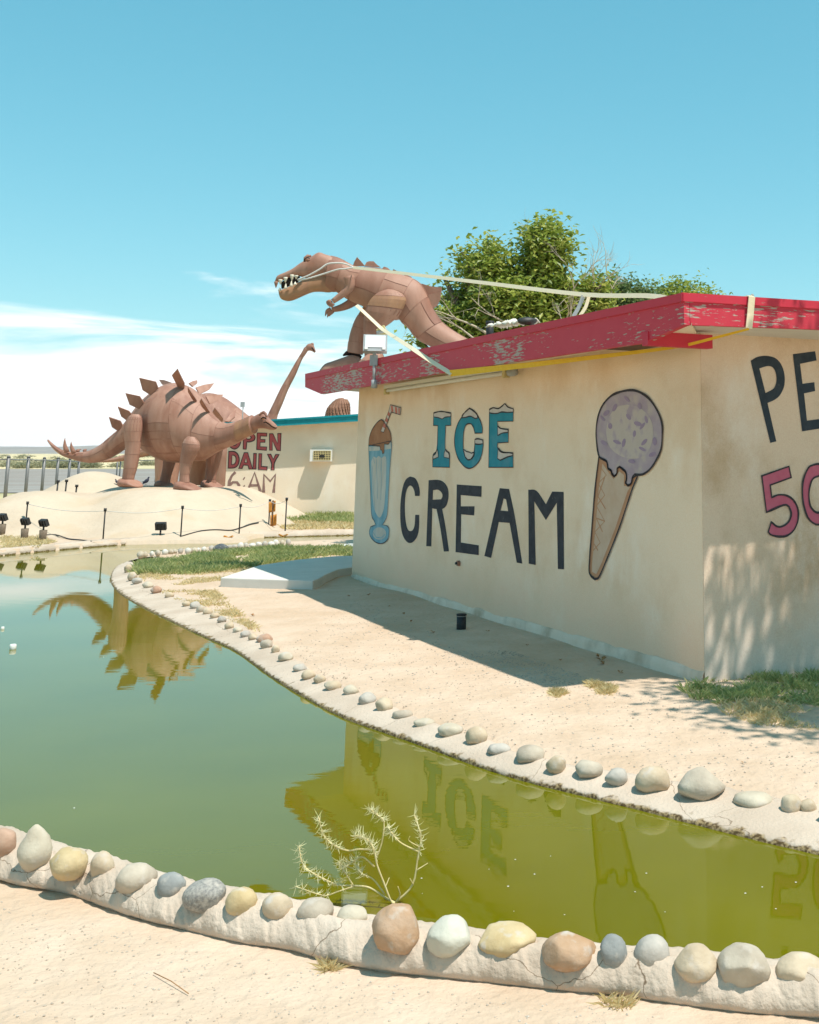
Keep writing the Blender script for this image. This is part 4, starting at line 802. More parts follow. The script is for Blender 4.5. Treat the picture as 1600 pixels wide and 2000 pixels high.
for b_, t_, o1, o2, r in (((170, 612), (157, 515), .12, .2, .065), ((218, 618), (197, 540), .14, .24, .06), ((238, 606), (265, 590), -.12, -.35, .05), ((285, 603), (302, 590), -.12, -.35, .045)):
    spike('tail_spike', facing_s(ZS, *b_, SP, o1), facing_s(ZS, *t_, SP, o2), r, 'rust', steg, Vector((-.03, 0, 0)))

# ---------------------------------------------------------------- long-necked sauropod behind the teal building
BY = 37.5; BP = Vector((0, BY, 0)); PX = lambda x, y: (x, y)
sau = thing('sauropod_statue', (AT(420, 900, BY).x, BY, 0), 'long-necked rusty sauropod rising behind the stegosaurus and teal roof', 'dinosaur statue')
pr = [((150, 897), (151, 900)), ((200, 898), (200, 903)), ((240, 889), (243, 900)), ((290, 868), (298, 889)), ((330, 825), (345, 890)), ((370, 782), (385, 898)), ((400, 768), (412, 904)), ((430, 772), (436, 905)), ((460, 792), (462, 902)), ((485, 812), (492, 893)), ((505, 822), (520, 880)), ((516, 822), (538, 850)), ((523, 811), (541, 815)), ((535, 787), (551, 790)), ((549, 758), (563, 760)), ((565, 730), (577, 733)), ((581, 702), (589, 704)), ((590, 688), (598, 690)), ((595, 678), (602, 683))]
hw = [1, 1, 1, 1, .95, .9, .85, .85, .85, .9, .9, .95, 1, 1, 1, 1, 1, 1, 1]
lf = Loft(ringset(pr, PX, BP, YN, hw), YN, 22, 3)
sheet_body('body', lf, sau, 9, 5, ['rust_pale', 'rust_pale', 'rust'], rnd, 'rust_pale', vshift=2, off=.005)
hp = [((1335, 125), (1368, 150)), ((1362, 85), (1395, 142)), ((1385, 66), (1415, 145)), ((1415, 62), (1430, 150)), ((1440, 75), (1445, 160)), ((1458, 120), (1455, 165)), ((1468, 145), (1462, 160))]
sh_ = part('head', *Loft(ringset(hp, ZH, BP, YN, .7), YN, 16, 3).geo(), 'rust', sau, True)
tube('mouth_line', [facing(ZH, x, y, BP, .28) for x, y in ((1425, 105), (1438, 125), (1452, 148))], .02, 'dark_hollow', sh_)
spike('crest', facing(ZH, 1430, 70, BP, 0), facing(ZH, 1440, 54, BP, 0), .06, 'rust', sh_)
for x, o in ((352, 1.0), (366, -1.0), (462, 1.0), (478, -1.0)):
    c = AT(x, 890, BY); tube('leg', [Vector((c.x, BY-o, z)) for z in (2.2, 1.4, .7, .25, -.05)], [.42, .38, .32, .34, .42], 'rust_pale', sau, 14)

# ---------------------------------------------------------------- tyrannosaur on the red-edged roof
ZT = zoom(520, 460, 4.0); ZU = zoom(525, 480, 8.0); ZV = zoom(600, 580, 5.0); TY = 16.6; TP = Vector((0, TY, 0))
trex = thing('tyrannosaurus_statue', (AT(690, 715, TY).x, TY, ZR), 'rusty sheet-metal tyrannosaurus with open toothed jaws strapped down on the red-edged roof', 'dinosaur statue')
pr = [((505, 158), (470, 425)), ((560, 172), (520, 440)), ((620, 200), (550, 440)), ((690, 238), (580, 460)), ((770, 248), (645, 502)), ((860, 252), (760, 552)), ((960, 275), (835, 600)), ((1060, 308), (930, 640)), ((1150, 338), (1005, 660)), ((1215, 385), (1040, 655)), ((1265, 470), (1060, 680)), ((1305, 570), (1110, 722)), ((1365, 665), (1170, 800)), ((1450, 735), (1265, 855)), ((1555, 798), (1370, 900)), ((1680, 860), (1520, 945)), ((1800, 920), (1690, 985)), ((1930, 985), (1860, 1025)), ((2040, 1040), (2020, 1055))]
hw = [.62, .66, .72, .72, .74, .74, .74, .74, .74, .78, .85, .9, .9, .9, .9, .9, .95, 1, 1]
lf = Loft(ringset(pr, ZT, TP, YN, hw), YN, 26, 4)
sheet_body('body', lf, trex, 9, 4, ['rust_pale', 'rust_pale', 'rust_pale', 'rust', 'rust_pale'], rnd, 'rust', vshift=1, off=.005)
sk = [((75, 345), (76, 372)), ((95, 312), (96, 362)), ((150, 288), (150, 342)), ((210, 258), (210, 318)), ((260, 222), (262, 318)), ((310, 192), (318, 335)), ((360, 163), (375, 330)), ((415, 132), (430, 328)), ((465, 148), (480, 340)), ((530, 165), (520, 380))]
skull = part('skull', *Loft(ringset(sk, ZT, TP, YN, [1.4, 1.35, 1.35, 1.2, .95, .86, .82, .75, .75, .7]), YN, 22, 3, .85).geo(), 'rust_pale', trex, True)
jw = [((102, 428), (106, 470)), ((118, 425), (120, 497)), ((160, 408), (165, 512)), ((210, 388), (215, 503)), ((270, 358), (285, 472)), ((340, 334), (360, 443)), ((420, 308), (430, 440)), ((480, 300), (490, 445)), ((540, 320), (545, 432))]
jaw = part('lower_jaw', *Loft(ringset(jw, ZT, TP, YN, [1.1, 1.1, .95, .9, .85, .85, .75, .7, .6]), YN, 22, 3, .85).geo(), 'rust_ochre', trex, True)
part('mouth_hollow', *Loft(ringset([((120, 362), (122, 418)), ((180, 330), (180, 396)), ((240, 318), (240, 370)), ((262, 318), (264, 352))], ZT, TP, YN, .55), YN, 12, 2).geo(), 'dark_hollow', skull, True)
for s in (1, -1):
    for x, y, l in ((78, 360, 52), (112, 344, 42), (152, 326, 46), (203, 306, 54), (236, 312, 30)):
        o = {78: .1, 112: .14, 152: .15, 203: .165, 236: .18}[x]*s; spike('tooth', facing(ZT, x, y, TP, o), facing(ZT, x-2, y+l, TP, o*1.02), .03, 'tooth' if x > 80 else 'rust', skull, seg=8)
    for x, y, l in ((106, 432, 30), (152, 415, 44), (196, 398, 48), (226, 384, 26)):
        o = (.1+(x-106)*.0008)*s; spike('tooth', facing(ZT, x, y, TP, o), facing(ZT, x+2, y-l, TP, o), .026, 'tooth', jaw, seg=8)
    ey = facing(ZT, 322, 190, TP, .22*s); part('eye', *cobble_geo(ey, .04, .03, .026, 0, 5, 2), 'rust', skull, True); tube('eye_socket', [facing(ZT, x, y, TP, o*s) for x, y, o in ((300, 205, .215), (304, 188, .225), (320, 176, .23), (340, 180, .225))], [.008, .016, .016, .006], 'dark_hollow', skull)
    tube('brow', [facing(ZT, x, y, TP, o*s) for x, y, o in ((298, 205, .2), (305, 175, .2), (325, 160, .18), (350, 160, .17))], [.015, .024, .026, .015], 'rust', skull)
for poly in ([(678, 240), (690, 205), (712, 168), (745, 205), (775, 240)], [(768, 242), (785, 210), (805, 203), (840, 203), (865, 228), (895, 250)], [(905, 262), (920, 245), (950, 255), (972, 276)], [(985, 278), (995, 262), (1020, 275), (1028, 290)], [(1070, 315), (1090, 308), (1135, 325), (1140, 340)]):
    plate('back_fin', poly, ZT, (0, len(poly)-1), TP, YN, .0, .02, 'rust', trex, .02)
plate('back_fin', [(1215, 375), (1290, 398), (1372, 405), (1372, 440), (1280, 470), (1255, 470)], ZT, (0, 5), TP, YN, .0, .03, 'rust', trex, .02)
plate('back_fin', [(1255, 465), (1368, 440), (1363, 492), (1338, 548), (1300, 572), (1285, 540)], ZT, (0, 4), TP, YN, .02, .05, 'rust_pale', trex, .02)
leg(trex, [((790, -75), (840, -70)), ((700, -45), (930, -35)), ((640, 5), (965, 20)), ((600, 60), (950, 80)), ((570, 130), (890, 190)), ((556, 210), (760, 290)), ((552, 300), (690, 345)), ((556, 390), (690, 410)), ((560, 470), (700, 485)), ((565, 540), (710, 550)), ((565, 600), (720, 600))], ZV, TP, YN, .30, .55, 6, [((720, 520), (775, 720), .12), ((680, 530), (680, 735), .16), ((600, 560), (600, 740), .17), ((540, 610), (545, 742), .16), ((470, 680), (475, 744), .12)], ['rust', 'rust_pale', 'rust_ochre'])
leg(trex, [((560, 80), (720, 120)), ((515, 150), (650, 200)), ((472, 220), (605, 265)), ((432, 320), (572, 350)), ((406, 430), (552, 450)), ((394, 540), (540, 565))], ZV, TP, YN, -.22, .7, 4, None, ['rust_pale', 'rust_ochre'])
lf2 = Loft([(WP(*ZV(*t), TP-YN*.22, YN), WP(*ZV(*b), TP-YN*.22, YN), w) for t, b, w in (((515, 585), (520, 770), .13), ((440, 565), (440, 772), .16), ((360, 590), (360, 775), .16), ((260, 625), (262, 778), .15), ((180, 655), (182, 780), .13), ((128, 715), (130, 782), .08))], YN, 18, 3, .85)
ft = part('foot', *lf2.geo(), 'rust_pale', trex, True)
tn = [WP(*ZV(x, y), TP-YN*.22, YN) for x, y in ((350, 572), (380, 555), (410, 540), (450, 548), (490, 565), (530, 590))]
tube('torn_ankle', tn, [.01, .03, .045, .045, .04, .015], 'dark_hollow', ft)
for sgn_, pts in ((1, ((645, 320), (655, 400), (600, 455), (520, 515))), (-1, ((700, 500), (640, 540), (580, 565), (515, 580)))):
    ap = [facing(ZT, x, y, TP, (.30 if sgn_ > 0 else -.15)) for x, y in pts]; am = tube('arm', spline(ap, 4), [.075-.0032*k for k in range(13)], 'rust_pale' if sgn_ > 0 else 'rust', trex, 10)
    hx, hy = (500, 525) if sgn_ > 0 else (495, 588)
    cl = (((505, 515), (480, 520), (482, 545)), ((515, 525), (490, 535), (500, 558)), ((525, 530), (510, 548), (525, 560))) if sgn_ > 0 else (((505, 575), (475, 590), (462, 630)), ((512, 585), (490, 605), (478, 640)), ((520, 590), (500, 612), (492, 632)))
    for c3 in cl: tube('claw', spline([facing(ZT, x, y, TP, (.30 if sgn_ > 0 else -.15)) for x, y in c3], 3), [.032, .03, .028, .024, .018, .012, .004], 'rust', am, 6)
# ropes and straps
def strap_geo(pts, w, side, w0=None):
    vs, fs = [], []; n = len(pts); W1 = w; w0 = w if w0 is None else w0
    for i, p in enumerate(pts):
        t = (pts[min(i+1, n-1)]-pts[max(i-1, 0)]).normalized(); s = side-t*side.dot(t); s.normalize(); nn = t.cross(s)*.003; w = w0+(W1-w0)*i/(n-1); vs += [p-s*w/2-nn, p+s*w/2-nn, p+s*w/2+nn, p-s*w/2+nn]
    for i in range(n-1):
        for k in range(4): a, b = 4*i+k, 4*i+(k+1) % 4; fs.append((a, b, b+4, a+4))
    fs += [(0, 1, 2, 3), (4*n-1, 4*n-2, 4*n-3, 4*n-4)]; return vs, fs
def loose(name, vs, fs, m, label, cat, smooth=False):
    c = sum((Vector(v) for v in vs), Vector())/len(vs); o = mesh(name, [Vector(v)-c for v in vs], fs, m, None, smooth); o.location = c; return tag(o, label, cat)
rp = [facing(ZT, x, y, TP, o) for x, y, o in ((245, 345, .24), (330, 312, .27), (420, 262, .28), (480, 222, .27), (560, 214, .27), (620, 222, .30), (680, 247, .34))]
rp2 = [facing(ZT, x, y, TP, o) for x, y, o in ((680, 249, .345), (620, 260, .34), (560, 265, .32), (440, 302, .28), (340, 332, .27), (250, 352, .24))]
loose('muzzle_rope', *tube_geo(spline(rp+rp2, 5), .012, 6), 'rope', 'thin pale rope looped round the tyrannosaurus jaws', 'rope', True)
top_r = WP(1467, 583, corner+n2*.02, n2); mid_s = Vector((0, 0, 0))
na = facing(ZT, 682, 249, TP, .36); mid_q = top_r+e1*.5; mid_q.z = ZR+.03; s1 = [na, na.lerp(AT(1140, 575, 10.6), .33), na.lerp(AT(1140, 575, 10.6), .66), AT(1140, 575, 10.6), AT(1290, 579.5, 9.4), mid_q, top_r+e1*.2+ZUP*.004, top_r+ZUP*.006]
loose('tie_down_strap', *strap_geo(spline(s1, 5), .04, Vector((0, .62, .78))), 'strap', 'cream webbing strap running from the tyrannosaurus neck across the roof to the right', 'strap')
fb = WP(1463, 641, corner+n2*.02, n2); fs_ = [top_r+e1*.02+ZUP*.02, top_r+n2*.012+ZUP*.012, WP(1466, 612, corner+n2*.02, n2), fb]
loose('fascia_strap', *strap_geo(fs_, .055, in1), 'strap', 'cream strap lying flat down the right-hand red fascia', 'strap')
yb = [fb-ZUP*.005, WP(1342, 674, Rc+n1*.22, n1), WP(1290, 682, Rc+n1*.26, n1), WP(1200, 693, Rc+n1*.34, n1), WP(1040, 712, Rc+n1*.5, n1), WP(880, 729, Fp+n1*.02, n1)]
loose('yellow_strap', *strap_geo(resample(yb, 40), .065, (ZUP+n1*.3).normalized(), .016), 'yellow_strap', 'yellow strap pulled tight under the red eave round the corner', 'strap')
cs_ = facing(ZT, 705, 545, TP, .36); s2 = [cs_, facing(ZT, 745, 580, TP, .55), facing(ZT, 905, 730, TP, .62), WP(806, 681, Fp+n1*.03, n1), WP(840, 704, Fp+n1*.03, n1), WP(882, 730, Fp+n1*.025, n1)]
loose('chest_strap', *strap_geo(resample(s2, 30), .045, Vector((.5, .55, .7)).normalized()), 'strap', 'cream strap slanting from the tyrannosaurus chest down over the red fascia', 'strap')
kn = facing(ZT, 908, 752, TP, .62); kb = thing('strap_ratchet', kn, 'small ratchet buckle knotted into the slanting chest strap', 'buckle')
part('frame', *box_geo(kn, Vector((.05, 0, .03)), YN*.03, Vector((-.03, 0, .06))), 'straw_twig', kb); tube('spool', [kn+Vector((-.07, -.03, -.02)), kn+Vector((.07, -.03, .02))], .025, 'fixture_grey', kb)
nb_ = AT(1140, 577, 10.6); loose('dangling_strap', *strap_geo(spline([nb_, nb_+Vector((-.04, 0, -.10)), nb_+Vector((-.09, 0, -.19))], 5), .035, Vector((1, 0, .4))), 'galvanised', 'short grey strap end hanging from the long strap above the roof', 'strap')
loose('loose_strap_end', *strap_geo(spline([nb_+Vector((.05, .02, 0)), nb_+Vector((.02, .02, -.10)), nb_+Vector((-.03, .02, -.18))], 5), .03, Vector((1, 0, .4))), 'strap', 'short cream strap end hanging beside the grey one above the roof', 'strap')
# roof odds and ends
def on_roof(x, y, back):            # a spot on the roof behind the fascia, seen at pixel x
    b0 = WP(x, y, Fp, n1); r = ray(x, y); p = CAM+r*((b0-CAM).length+back)/1.0 if False else b0+(b0-CAM).normalized()*back; return Vector((p.x, p.y, ZR))
v = on_roof(957, 640, .35); vp = thing('vent_pipe', v, 'short black vent pipe standing on the roof in front of the tree', 'pipe')
zt = AT(957, 628, v.y).z; tube('pipe', [v, Vector((v.x, v.y, zt))], .035, 'rubber', vp, 14); tube('rim', [Vector((v.x, v.y, zt-.03)), Vector((v.x, v.y, zt+.005))], .04, 'rubber', vp, 14)
v = WP(1470, 590, corner-n2*.12, n2); v.z = ZR; vp = thing('roof_peg', v, 'small dark rounded peg on the roof above the fascia strap', 'peg'); zt = WP(1470, 574, corner-n2*.12, n2).z
tube('peg', [v, Vector((v.x, v.y, zt-.02)), Vector((v.x, v.y, zt))], [.016, .016, .008], 'stone_bluegrey', vp, 10)
rg, rv, rf = [], [], []
for k in range(50):
    x = 962+78*k/49; y = 634+(x-962)*.10+1.5*math.sin(k*.5); top = WP(x, 639.5-(x-962)*.135, Fp-n1*.05, n1); base = Vector((top.x, top.y, top.z-.005)); h = .055*(.45+.9*abs(noise.noise(Vector((k*.21, 3, 0)))))
    rg.append(base+ZUP*.03)
    for q in range(7):
        t = q/6-.5; rv.append(base+n1*(t*.16+.03*noise.noise(Vector((k*.33, q, 1))))+ZUP*(h*(1-3.2*t*t)+.028*noise.noise(Vector((k*.6, q*.9, 4)))+.004))
for k in range(49):
    for q in range(6): rf.append((k*7+q, k*7+q+1, k*7+q+8, k*7+q+7))
rag = loose('tarp_rag', rv, rf, 'rag', 'crumpled pale rag of sacking lying along the roof edge', 'rag', True); rag.modifiers.new('thick', 'SOLIDIFY').thickness = .008
tip = rg[-1]; loose('plastic_scrap', *cobble_geo(tip+n1*.05-ZUP*.02, .09, .05, .035, .3, 9, 3), 'black_metal', 'black plastic scrap at the end of the pale rag', 'scrap', True)
# floodlight on its conduit, fixed to the fascia
fl0 = WP(731, 757, Fp+n1*.05, n1); fl = thing('roof_floodlight', fl0, 'grey floodlight on a conduit mast fixed to the red fascia below the tyrannosaurus', 'floodlight')
def fq(x, y): return WP(x, y, Fp+n1*.05, n1)
tube('mast', [fq(731, 755), fq(731, 690)], .018, 'fixture_grey', fl, 10)
tube('mast_foot', [fq(731, 758), fq(731.5, 742)], .035, 'fixture_grey', fl, 8)
bc = (fq(730, 694)+fq(730, 714))/2; fdir = (CAM-bc); fdir.z = 0; fdir.normalize(); fside = Vector((-fdir.y, fdir.x, 0)); hgt = (fq(730, 694)-fq(730, 714)).length/2
part('junction_box', *box_geo(bc, fside*.045, fdir*.04, ZUP*hgt), 'fixture_grey', fl)
lc = fq(733, 672); tilt = (fdir+ZUP*.25).normalized(); up_ = fside.cross(tilt); up_ = up_ if up_.z > 0 else -up_
lh = part('lamp_head', *box_geo(lc, fside*.135, tilt*.05, up_*.10), 'fixture_grey', fl); part('lens', *box_geo(lc+tilt*.053+up_*.015, fside*.115, tilt*.004, up_*.072), 'lens', lh)
for s in (-1, 1): part('clip', *box_geo(lc+tilt*.06-up_*.07+fside*.1*s, fside*.018, tilt*.006, up_*.015), 'white_paint', lh)
tube('stem', [lc-up_*.1, fq(731, 694)], .02, 'fixture_grey', fl, 8)
# bollard light stub in front of the lettered wall
p = G(901, 1229, gz(*G(901, 1229, 0).xy)); bl = thing('path_light', p, 'short black path light post in the shade of the lettered wall', 'post'); r_ = 9*p.y/FPX; h_ = 28*p.y/FPX
tube('post', [p-ZUP*.03, p+ZUP*h_*.82], r_, 'rubber', bl, 20); tube('band', [p+ZUP*h_*.82, p+ZUP*h_*.88], r_*.95, 'fixture_grey', bl, 20); tube('cap', [p+ZUP*h_*.88, p+ZUP*h_*.98, p+ZUP*h_], [r_*1.08, r_*1.08, r_*.9], 'rubber', bl, 20)
# ================================================================== rope fence, lamps and small things round the mound
def ground_z(x, y): return max(mz(x, y) if (-18 < x < -5.6 and 22.3 < y < 35) and mz(x, y) > -.02 else -1, gz(x, y))
def stand(x, y, guess=0.0):      # where the sight line through a pixel first meets the ground or mound
    r = ray(x, y); t = 3.0
    while t < 60:
        p = CAM+r*t
        if p.z < ground_z(p.x, p.y): break
        t += .02
    return Vector((p.x, p.y, ground_z(p.x, p.y)))
posts = []
for (bx, by, ty, lab) in ((51, 1016, 985, 'thin rope post left of the mound behind the two leaning lamps'), (201, 1056, 999, 'thin rope post at the foot of the mound below the tail side'), (353, 1047, 994, 'thin rope post on the mound below the stegosaurus foreleg'), (467, 1042, 990, 'thin rope post on the right slope of the mound'), (525, 1024, 980, 'thin rope post beside the rusty orange plates'), (557, 1038, 978, 'thin rope post right of the rusty orange plates on the grass')):
    p = stand(bx, by); h = (by-ty)*p.y/FPX; o = thing('rope_post', p, lab, 'post', 'posts of the rope fence round the mound')
    tube('stake', [p-ZUP*.08, p+ZUP*h], .014, 'black_metal', o, 8); tube('cap', [p+ZUP*(h-.03), p+ZUP*(h+.03)], .028, 'black_metal', o, 8); posts.append(p+ZUP*h)
for (bx, by, ty, lab) in ((147, 966, 949, 'short rope post on the back mound slope'), (110, 962, 940, 'rope post standing by the wire fence behind the mound'), (127, 958, 939, 'slanting rope post near the wire fence behind the mound')):
    p = AT(bx, by, 29.5); p.z = ground_z(p.x, p.y); t = AT(bx+2, ty, p.y).z; o = thing('rope_post', p, lab, 'post', 'posts of the rope fence round the mound')
    tube('stake', [p-ZUP*.1, Vector((p.x+.02, p.y, t))], .02, 'black_metal', o, 8); tube('cap', [Vector((p.x+.02, p.y, t-.03)), Vector((p.x+.02, p.y, t+.03))], .04, 'black_metal', o, 8)
def sag(a, b, s=.06): return [a.lerp(b, k/12)-ZUP*s*math.sin(math.pi*k/12) for k in range(13)]
for i, (a, b) in enumerate(zip(posts, posts[1:])):
    lab = ('left part of the barrier rope across the mound, before the first tall post', 'barrier rope across the mound between its first two front posts', 'barrier rope across the mound under the stegosaurus foreleg', 'barrier rope at the right slope of the mound by the wall', 'barrier rope hanging beside the rusty orange plates')[i]
    loose('barrier_rope', *tube_geo(sag(a-ZUP*.02, b-ZUP*.02), .006, 5), 'rope', lab, 'rope', True)['group'] = 'barrier ropes round the mound'
# ground floodlights
def flood(bx, by, top, lab, yaw, big=.78):
    p = stand(bx, by); k = p.y/FPX; h = (by-top)*k; o = thing('ground_floodlight', p, lab, 'floodlight', 'small floodlights aimed at the dinosaur')
    d = Vector((math.sin(yaw), math.cos(yaw), .45)).normalized(); s = d.cross(ZUP).normalized(); u = s.cross(d)
    if h > .3: tube('stump', [p-ZUP*.05, p+ZUP*h*.5], [.06, .07], 'bark', o, 10)
    tube('bracket', [p+ZUP*(h*.5 if h > .3 else -.05), p+ZUP*h*.75], .018, 'black_metal', o, 8); c = p+ZUP*h*.84
    lh = part('lamp_head', *box_geo(c, s*.12*big, d*.035, u*.085*big), 'black_metal', o); part('lens', *box_geo(c+d*.037, s*.10*big, d*.003, u*.065*big), 'stone_bluegrey', lh)
    for q in (-1, 0, 1): part('fin', *box_geo(c-d*.045+s*.07*q, s*.008, d*.012, u*.07*big), 'black_metal', lh)
flood(3, 1043, 1006, 'floodlight on a stump cut off by the left picture edge', .5); flood(47, 1053, 1014, 'leaning floodlight on a wooden stump, left of the pair by the bank', .5); flood(83, 1056, 1017, 'leaning floodlight on a wooden stump, right of the pair by the bank', .5); flood(313, 1046, 1026, 'low floodlight on the mound in front of the stegosaurus', -.1, .85)
cable = [stand(x, y)+ZUP*.012 for x, y in ((90, 1046), (110, 1046), (135, 1054), (158, 1056), (178, 1059))]
loose('lamp_cable', *tube_geo(spline(cable, 5), .012, 5), 'black_metal', 'thin dark cable trailing from the right stump floodlight', 'cable', True)
cable = [stand(x, y)+ZUP*.012 for x, y in ((352, 1049), (390, 1039), (420, 1036), (450, 1037), (470, 1032), (490, 1025), (505, 1022))]
loose('mound_cable', *tube_geo(spline(cable, 5), .012, 5), 'black_metal', 'thin dark cable lying over the right slope of the mound', 'cable', True)
# rusty orange plates on a stake
sp_ = stand(531, 1028); sg = thing('rusty_sign', sp_, 'two bent rusty orange plates on a stake beside the mound', 'sign'); k = sp_.y/FPX
tube('stake', [sp_-ZUP*.05, sp_+ZUP*48*k], .02, 'wood_dark', sg, 6)
for (x0, y0, x1, y1, ya) in ((527, 979, 539, 1000, .25), (529, 1005, 542, 1027, -.35)):
    a, b = AT(x0, y1, sp_.y), AT(x1, y0, sp_.y); c = (a+b)/2; vs, fs = [], []
    for i in range(5):
        for j in range(5):
            u, v = i/4-.5, j/4-.5; vs.append(c+Vector(((b.x-a.x)*u, -.04+ya*(b.x-a.x)*u+.05*math.cos(u*4)*(1+v), (b.z-a.z)*(v+.12*u))))
    for i in range(4):
        for j in range(4): fs.append((i*5+j, i*5+j+5, i*5+j+6, i*5+j+1))
    pl = part('plate', vs, fs, 'orange_rust', sg, True); so2 = pl.modifiers.new('thick', 'SOLIDIFY'); so2.thickness = .012
for x, y, lab in ((446, 1051, 'small orange scrap on the water edge under the mound slope'), (553, 1048, 'small orange scrap on the water edge by the grass strip')):
    p = G(x, y, -.02); o = thing('orange_scrap', p, lab, 'scrap')
    for q in (-1, 1): part('flap', *box_geo(p+Vector((q*.04, 0, .02)), Vector((.045, 0, .02*q)), Vector((0, .03, 0)), Vector((-.006*q, 0, .012))), 'orange_rust', o)
# pigeons
def pigeon(x, y, hpx, lab, face, lying=False):
    p = stand(x, y); s = hpx*p.y/FPX; o = thing('pigeon', p, lab, 'bird'); f = Vector((face, -.15, 0)).normalized(); sd2 = Vector((-f.y, f.x, 0))
    z0 = .28*s if not lying else .16*s
    rings = [(-.62, z0-.16*s, .02), (-.42, z0-.08*s, .07), (-.2, z0+.06*s, .15), (.02, z0+.18*s, .2), (.2, z0+.3*s, .18), (.3, z0+.45*s, .1), (.33, z0+.55*s, .085), (.4, z0+.6*s, .08), (.48, z0+.58*s, .03), (.55, z0+.56*s, .008)]
    tb = [p+f*a*s*.8+ZUP*z for a, z, r in rings]; part('body', *tube_geo(spline(tb, 3), [v.x*s for v in spline([Vector((r[2], 0, 0)) for r in rings], 3)], 10), 'bird', o, True)
    for q in (-1, 1):
        part('wing', *cobble_geo(p+f*(-.12*s)+ZUP*(z0+.08*s)+sd2*q*.13*s, .26*s, .05*s, .12*s, math.atan2(f.y, f.x), 4, 2), 'bird', o, True)
        if not lying: tube('leg', [p+sd2*q*.05*s-ZUP*.02, p+sd2*q*.05*s+ZUP*.16*s], .02*s, 'orange_rust', o, 5)
pigeon(285, 945, 17, 'dark pigeon standing on the mound between the stegosaurus legs', .8); pigeon(229, 946, 12, 'dark pigeon crouched at the stegosaurus hind foot', -.8, True)
# scaly brown sculpture above the teal roof
cp = AT(660, 810, 34.5); cs = thing('scaly_sculpture', (cp.x, 34.5, 0), 'brown scaly coiled sculpture rising behind the teal roof', 'sculpture'); zt = AT(665, 777, 34.5).z; kx = 34.5/FPX
base = [Vector((cp.x-.1*i*0, 34.5, z)) for i, z in enumerate((0, 1.2, 2.2))]
prof = [(0, .5), (1.5, .45), (AT(660, 806, 34.5).z, 21*kx), (AT(660, 797, 34.5).z, 19.5*kx), (AT(660, 788, 34.5).z, 15*kx), (zt-.04, 8*kx), (zt, 2*kx)]
off_ = [0, 0, 0, .02, .07, .1, .1]; tube('core', [Vector((cp.x+o, 34.5, z)) for (z, r), o in zip(prof, off_)], [r for z, r in prof], 'scale_rust', cs, 18)
sv, sf = [], []
for i in range(15):
    z = prof[2][0]-.25+(zt-prof[2][0]+.2)*i/15
    zs = [q[0] for q in prof]; r = float(np.interp(z, zs, [q[1] for q in prof])); ox = float(np.interp(z, zs, off_))
    for k in range(22):
        a = 2*math.pi*(k+.5*(i % 2))/22+.1*i; d = Vector((math.cos(a), math.sin(a), 0)); t = Vector((-d.y, d.x, 0)); c = Vector((cp.x+ox, 34.5, z)); w = r*.16; o = len(sv)
        sv += [c+d*(r+.005)-t*w+ZUP*.05, c+d*(r+.005)+t*w+ZUP*.05, c+d*(r+.05)+t*w*.5-ZUP*.02, c+d*(r+.05)-t*w*.5-ZUP*.02, c+d*r*.98-ZUP*.03]; sf += [(o, o+1, o+2, o+3), (o+3, o+2, o+4), (o, o+3, o+4), (o+1, o+4, o+2)]
part('scales', sv, sf, 'scale_rust', cs)['kind'] = 'stuff'
p = AT(474, 812, 33); an = thing('antenna', (p.x, 33, 2.2), 'thin pole with a small box standing on the teal-edged roof', 'antenna'); tube('pole', [Vector((p.x, 33, 2.4)), Vector((p.x, 33, AT(474, 792, 33).z))], .014, 'galvanised', an, 6); part('box', *box_geo(AT(474, 790, 33), Vector((.05, 0, 0)), Vector((0, .04, 0)), ZUP*.07), 'galvanised', an)
# pond floats
for x, y, s, lab in ((25, 1268, 6, 'white float bobbing on the open pond near the left edge'), (5, 1229, 3, 'tiny white float at the left picture edge')):
    p = G(x, y, WATER); k = p.y/FPX; o = thing('pond_float', p, lab, 'float'); tube('body', [p-ZUP*.03, p+ZUP*s*1.2*k, p+ZUP*s*1.5*k], [s*k, s*k, s*.8*k], 'white_paint', o, 14); tube('base', [p-ZUP*.05, p+ZUP*.012], s*k*.85, 'wood_dark', o, 12)

# ================================================================== wire fence along the lot
fp_, ft_ = [], []
for i, (x, ty, Y, lab) in enumerate(((17, 893, 37, 'nearest tall grey fence post, leftmost of the row'), (56, 893.5, 41, 'second grey fence post from the left'), (87, 895, 45, 'third grey fence post from the left'), (114, 895.5, 49, 'fourth grey fence post from the left, behind the tail spikes'), (137, 897, 53, 'fifth grey fence post from the left, under the tail'), (155, 899, 57, 'sixth grey fence post from the left, under the tail'), (230, 897, 68, 'thin fence post just left of the stegosaurus hind leg'), (236, 897, 69.5, 'thin fence post touching the stegosaurus hind leg'), (307, 896, 66, 'stout fence post seen between the stegosaurus legs'))):
    t = AT(x, ty, Y); o = thing('fence_post', (t.x, Y, 0), lab, 'fence post', 'posts of the wire fence along the lot'); r = .055 if i < 6 or i == 8 else .04
    tube('pipe', [Vector((t.x, Y, -.2)), t], r, 'pole_grey', o, 10); tube('cap', [t, t+ZUP*.05], [r*1.2, r*.5], 'pole_grey', o, 10); fp_.append(t)
pre = Vector((fp_[0].x-2.6, 33.2, fp_[0].z))
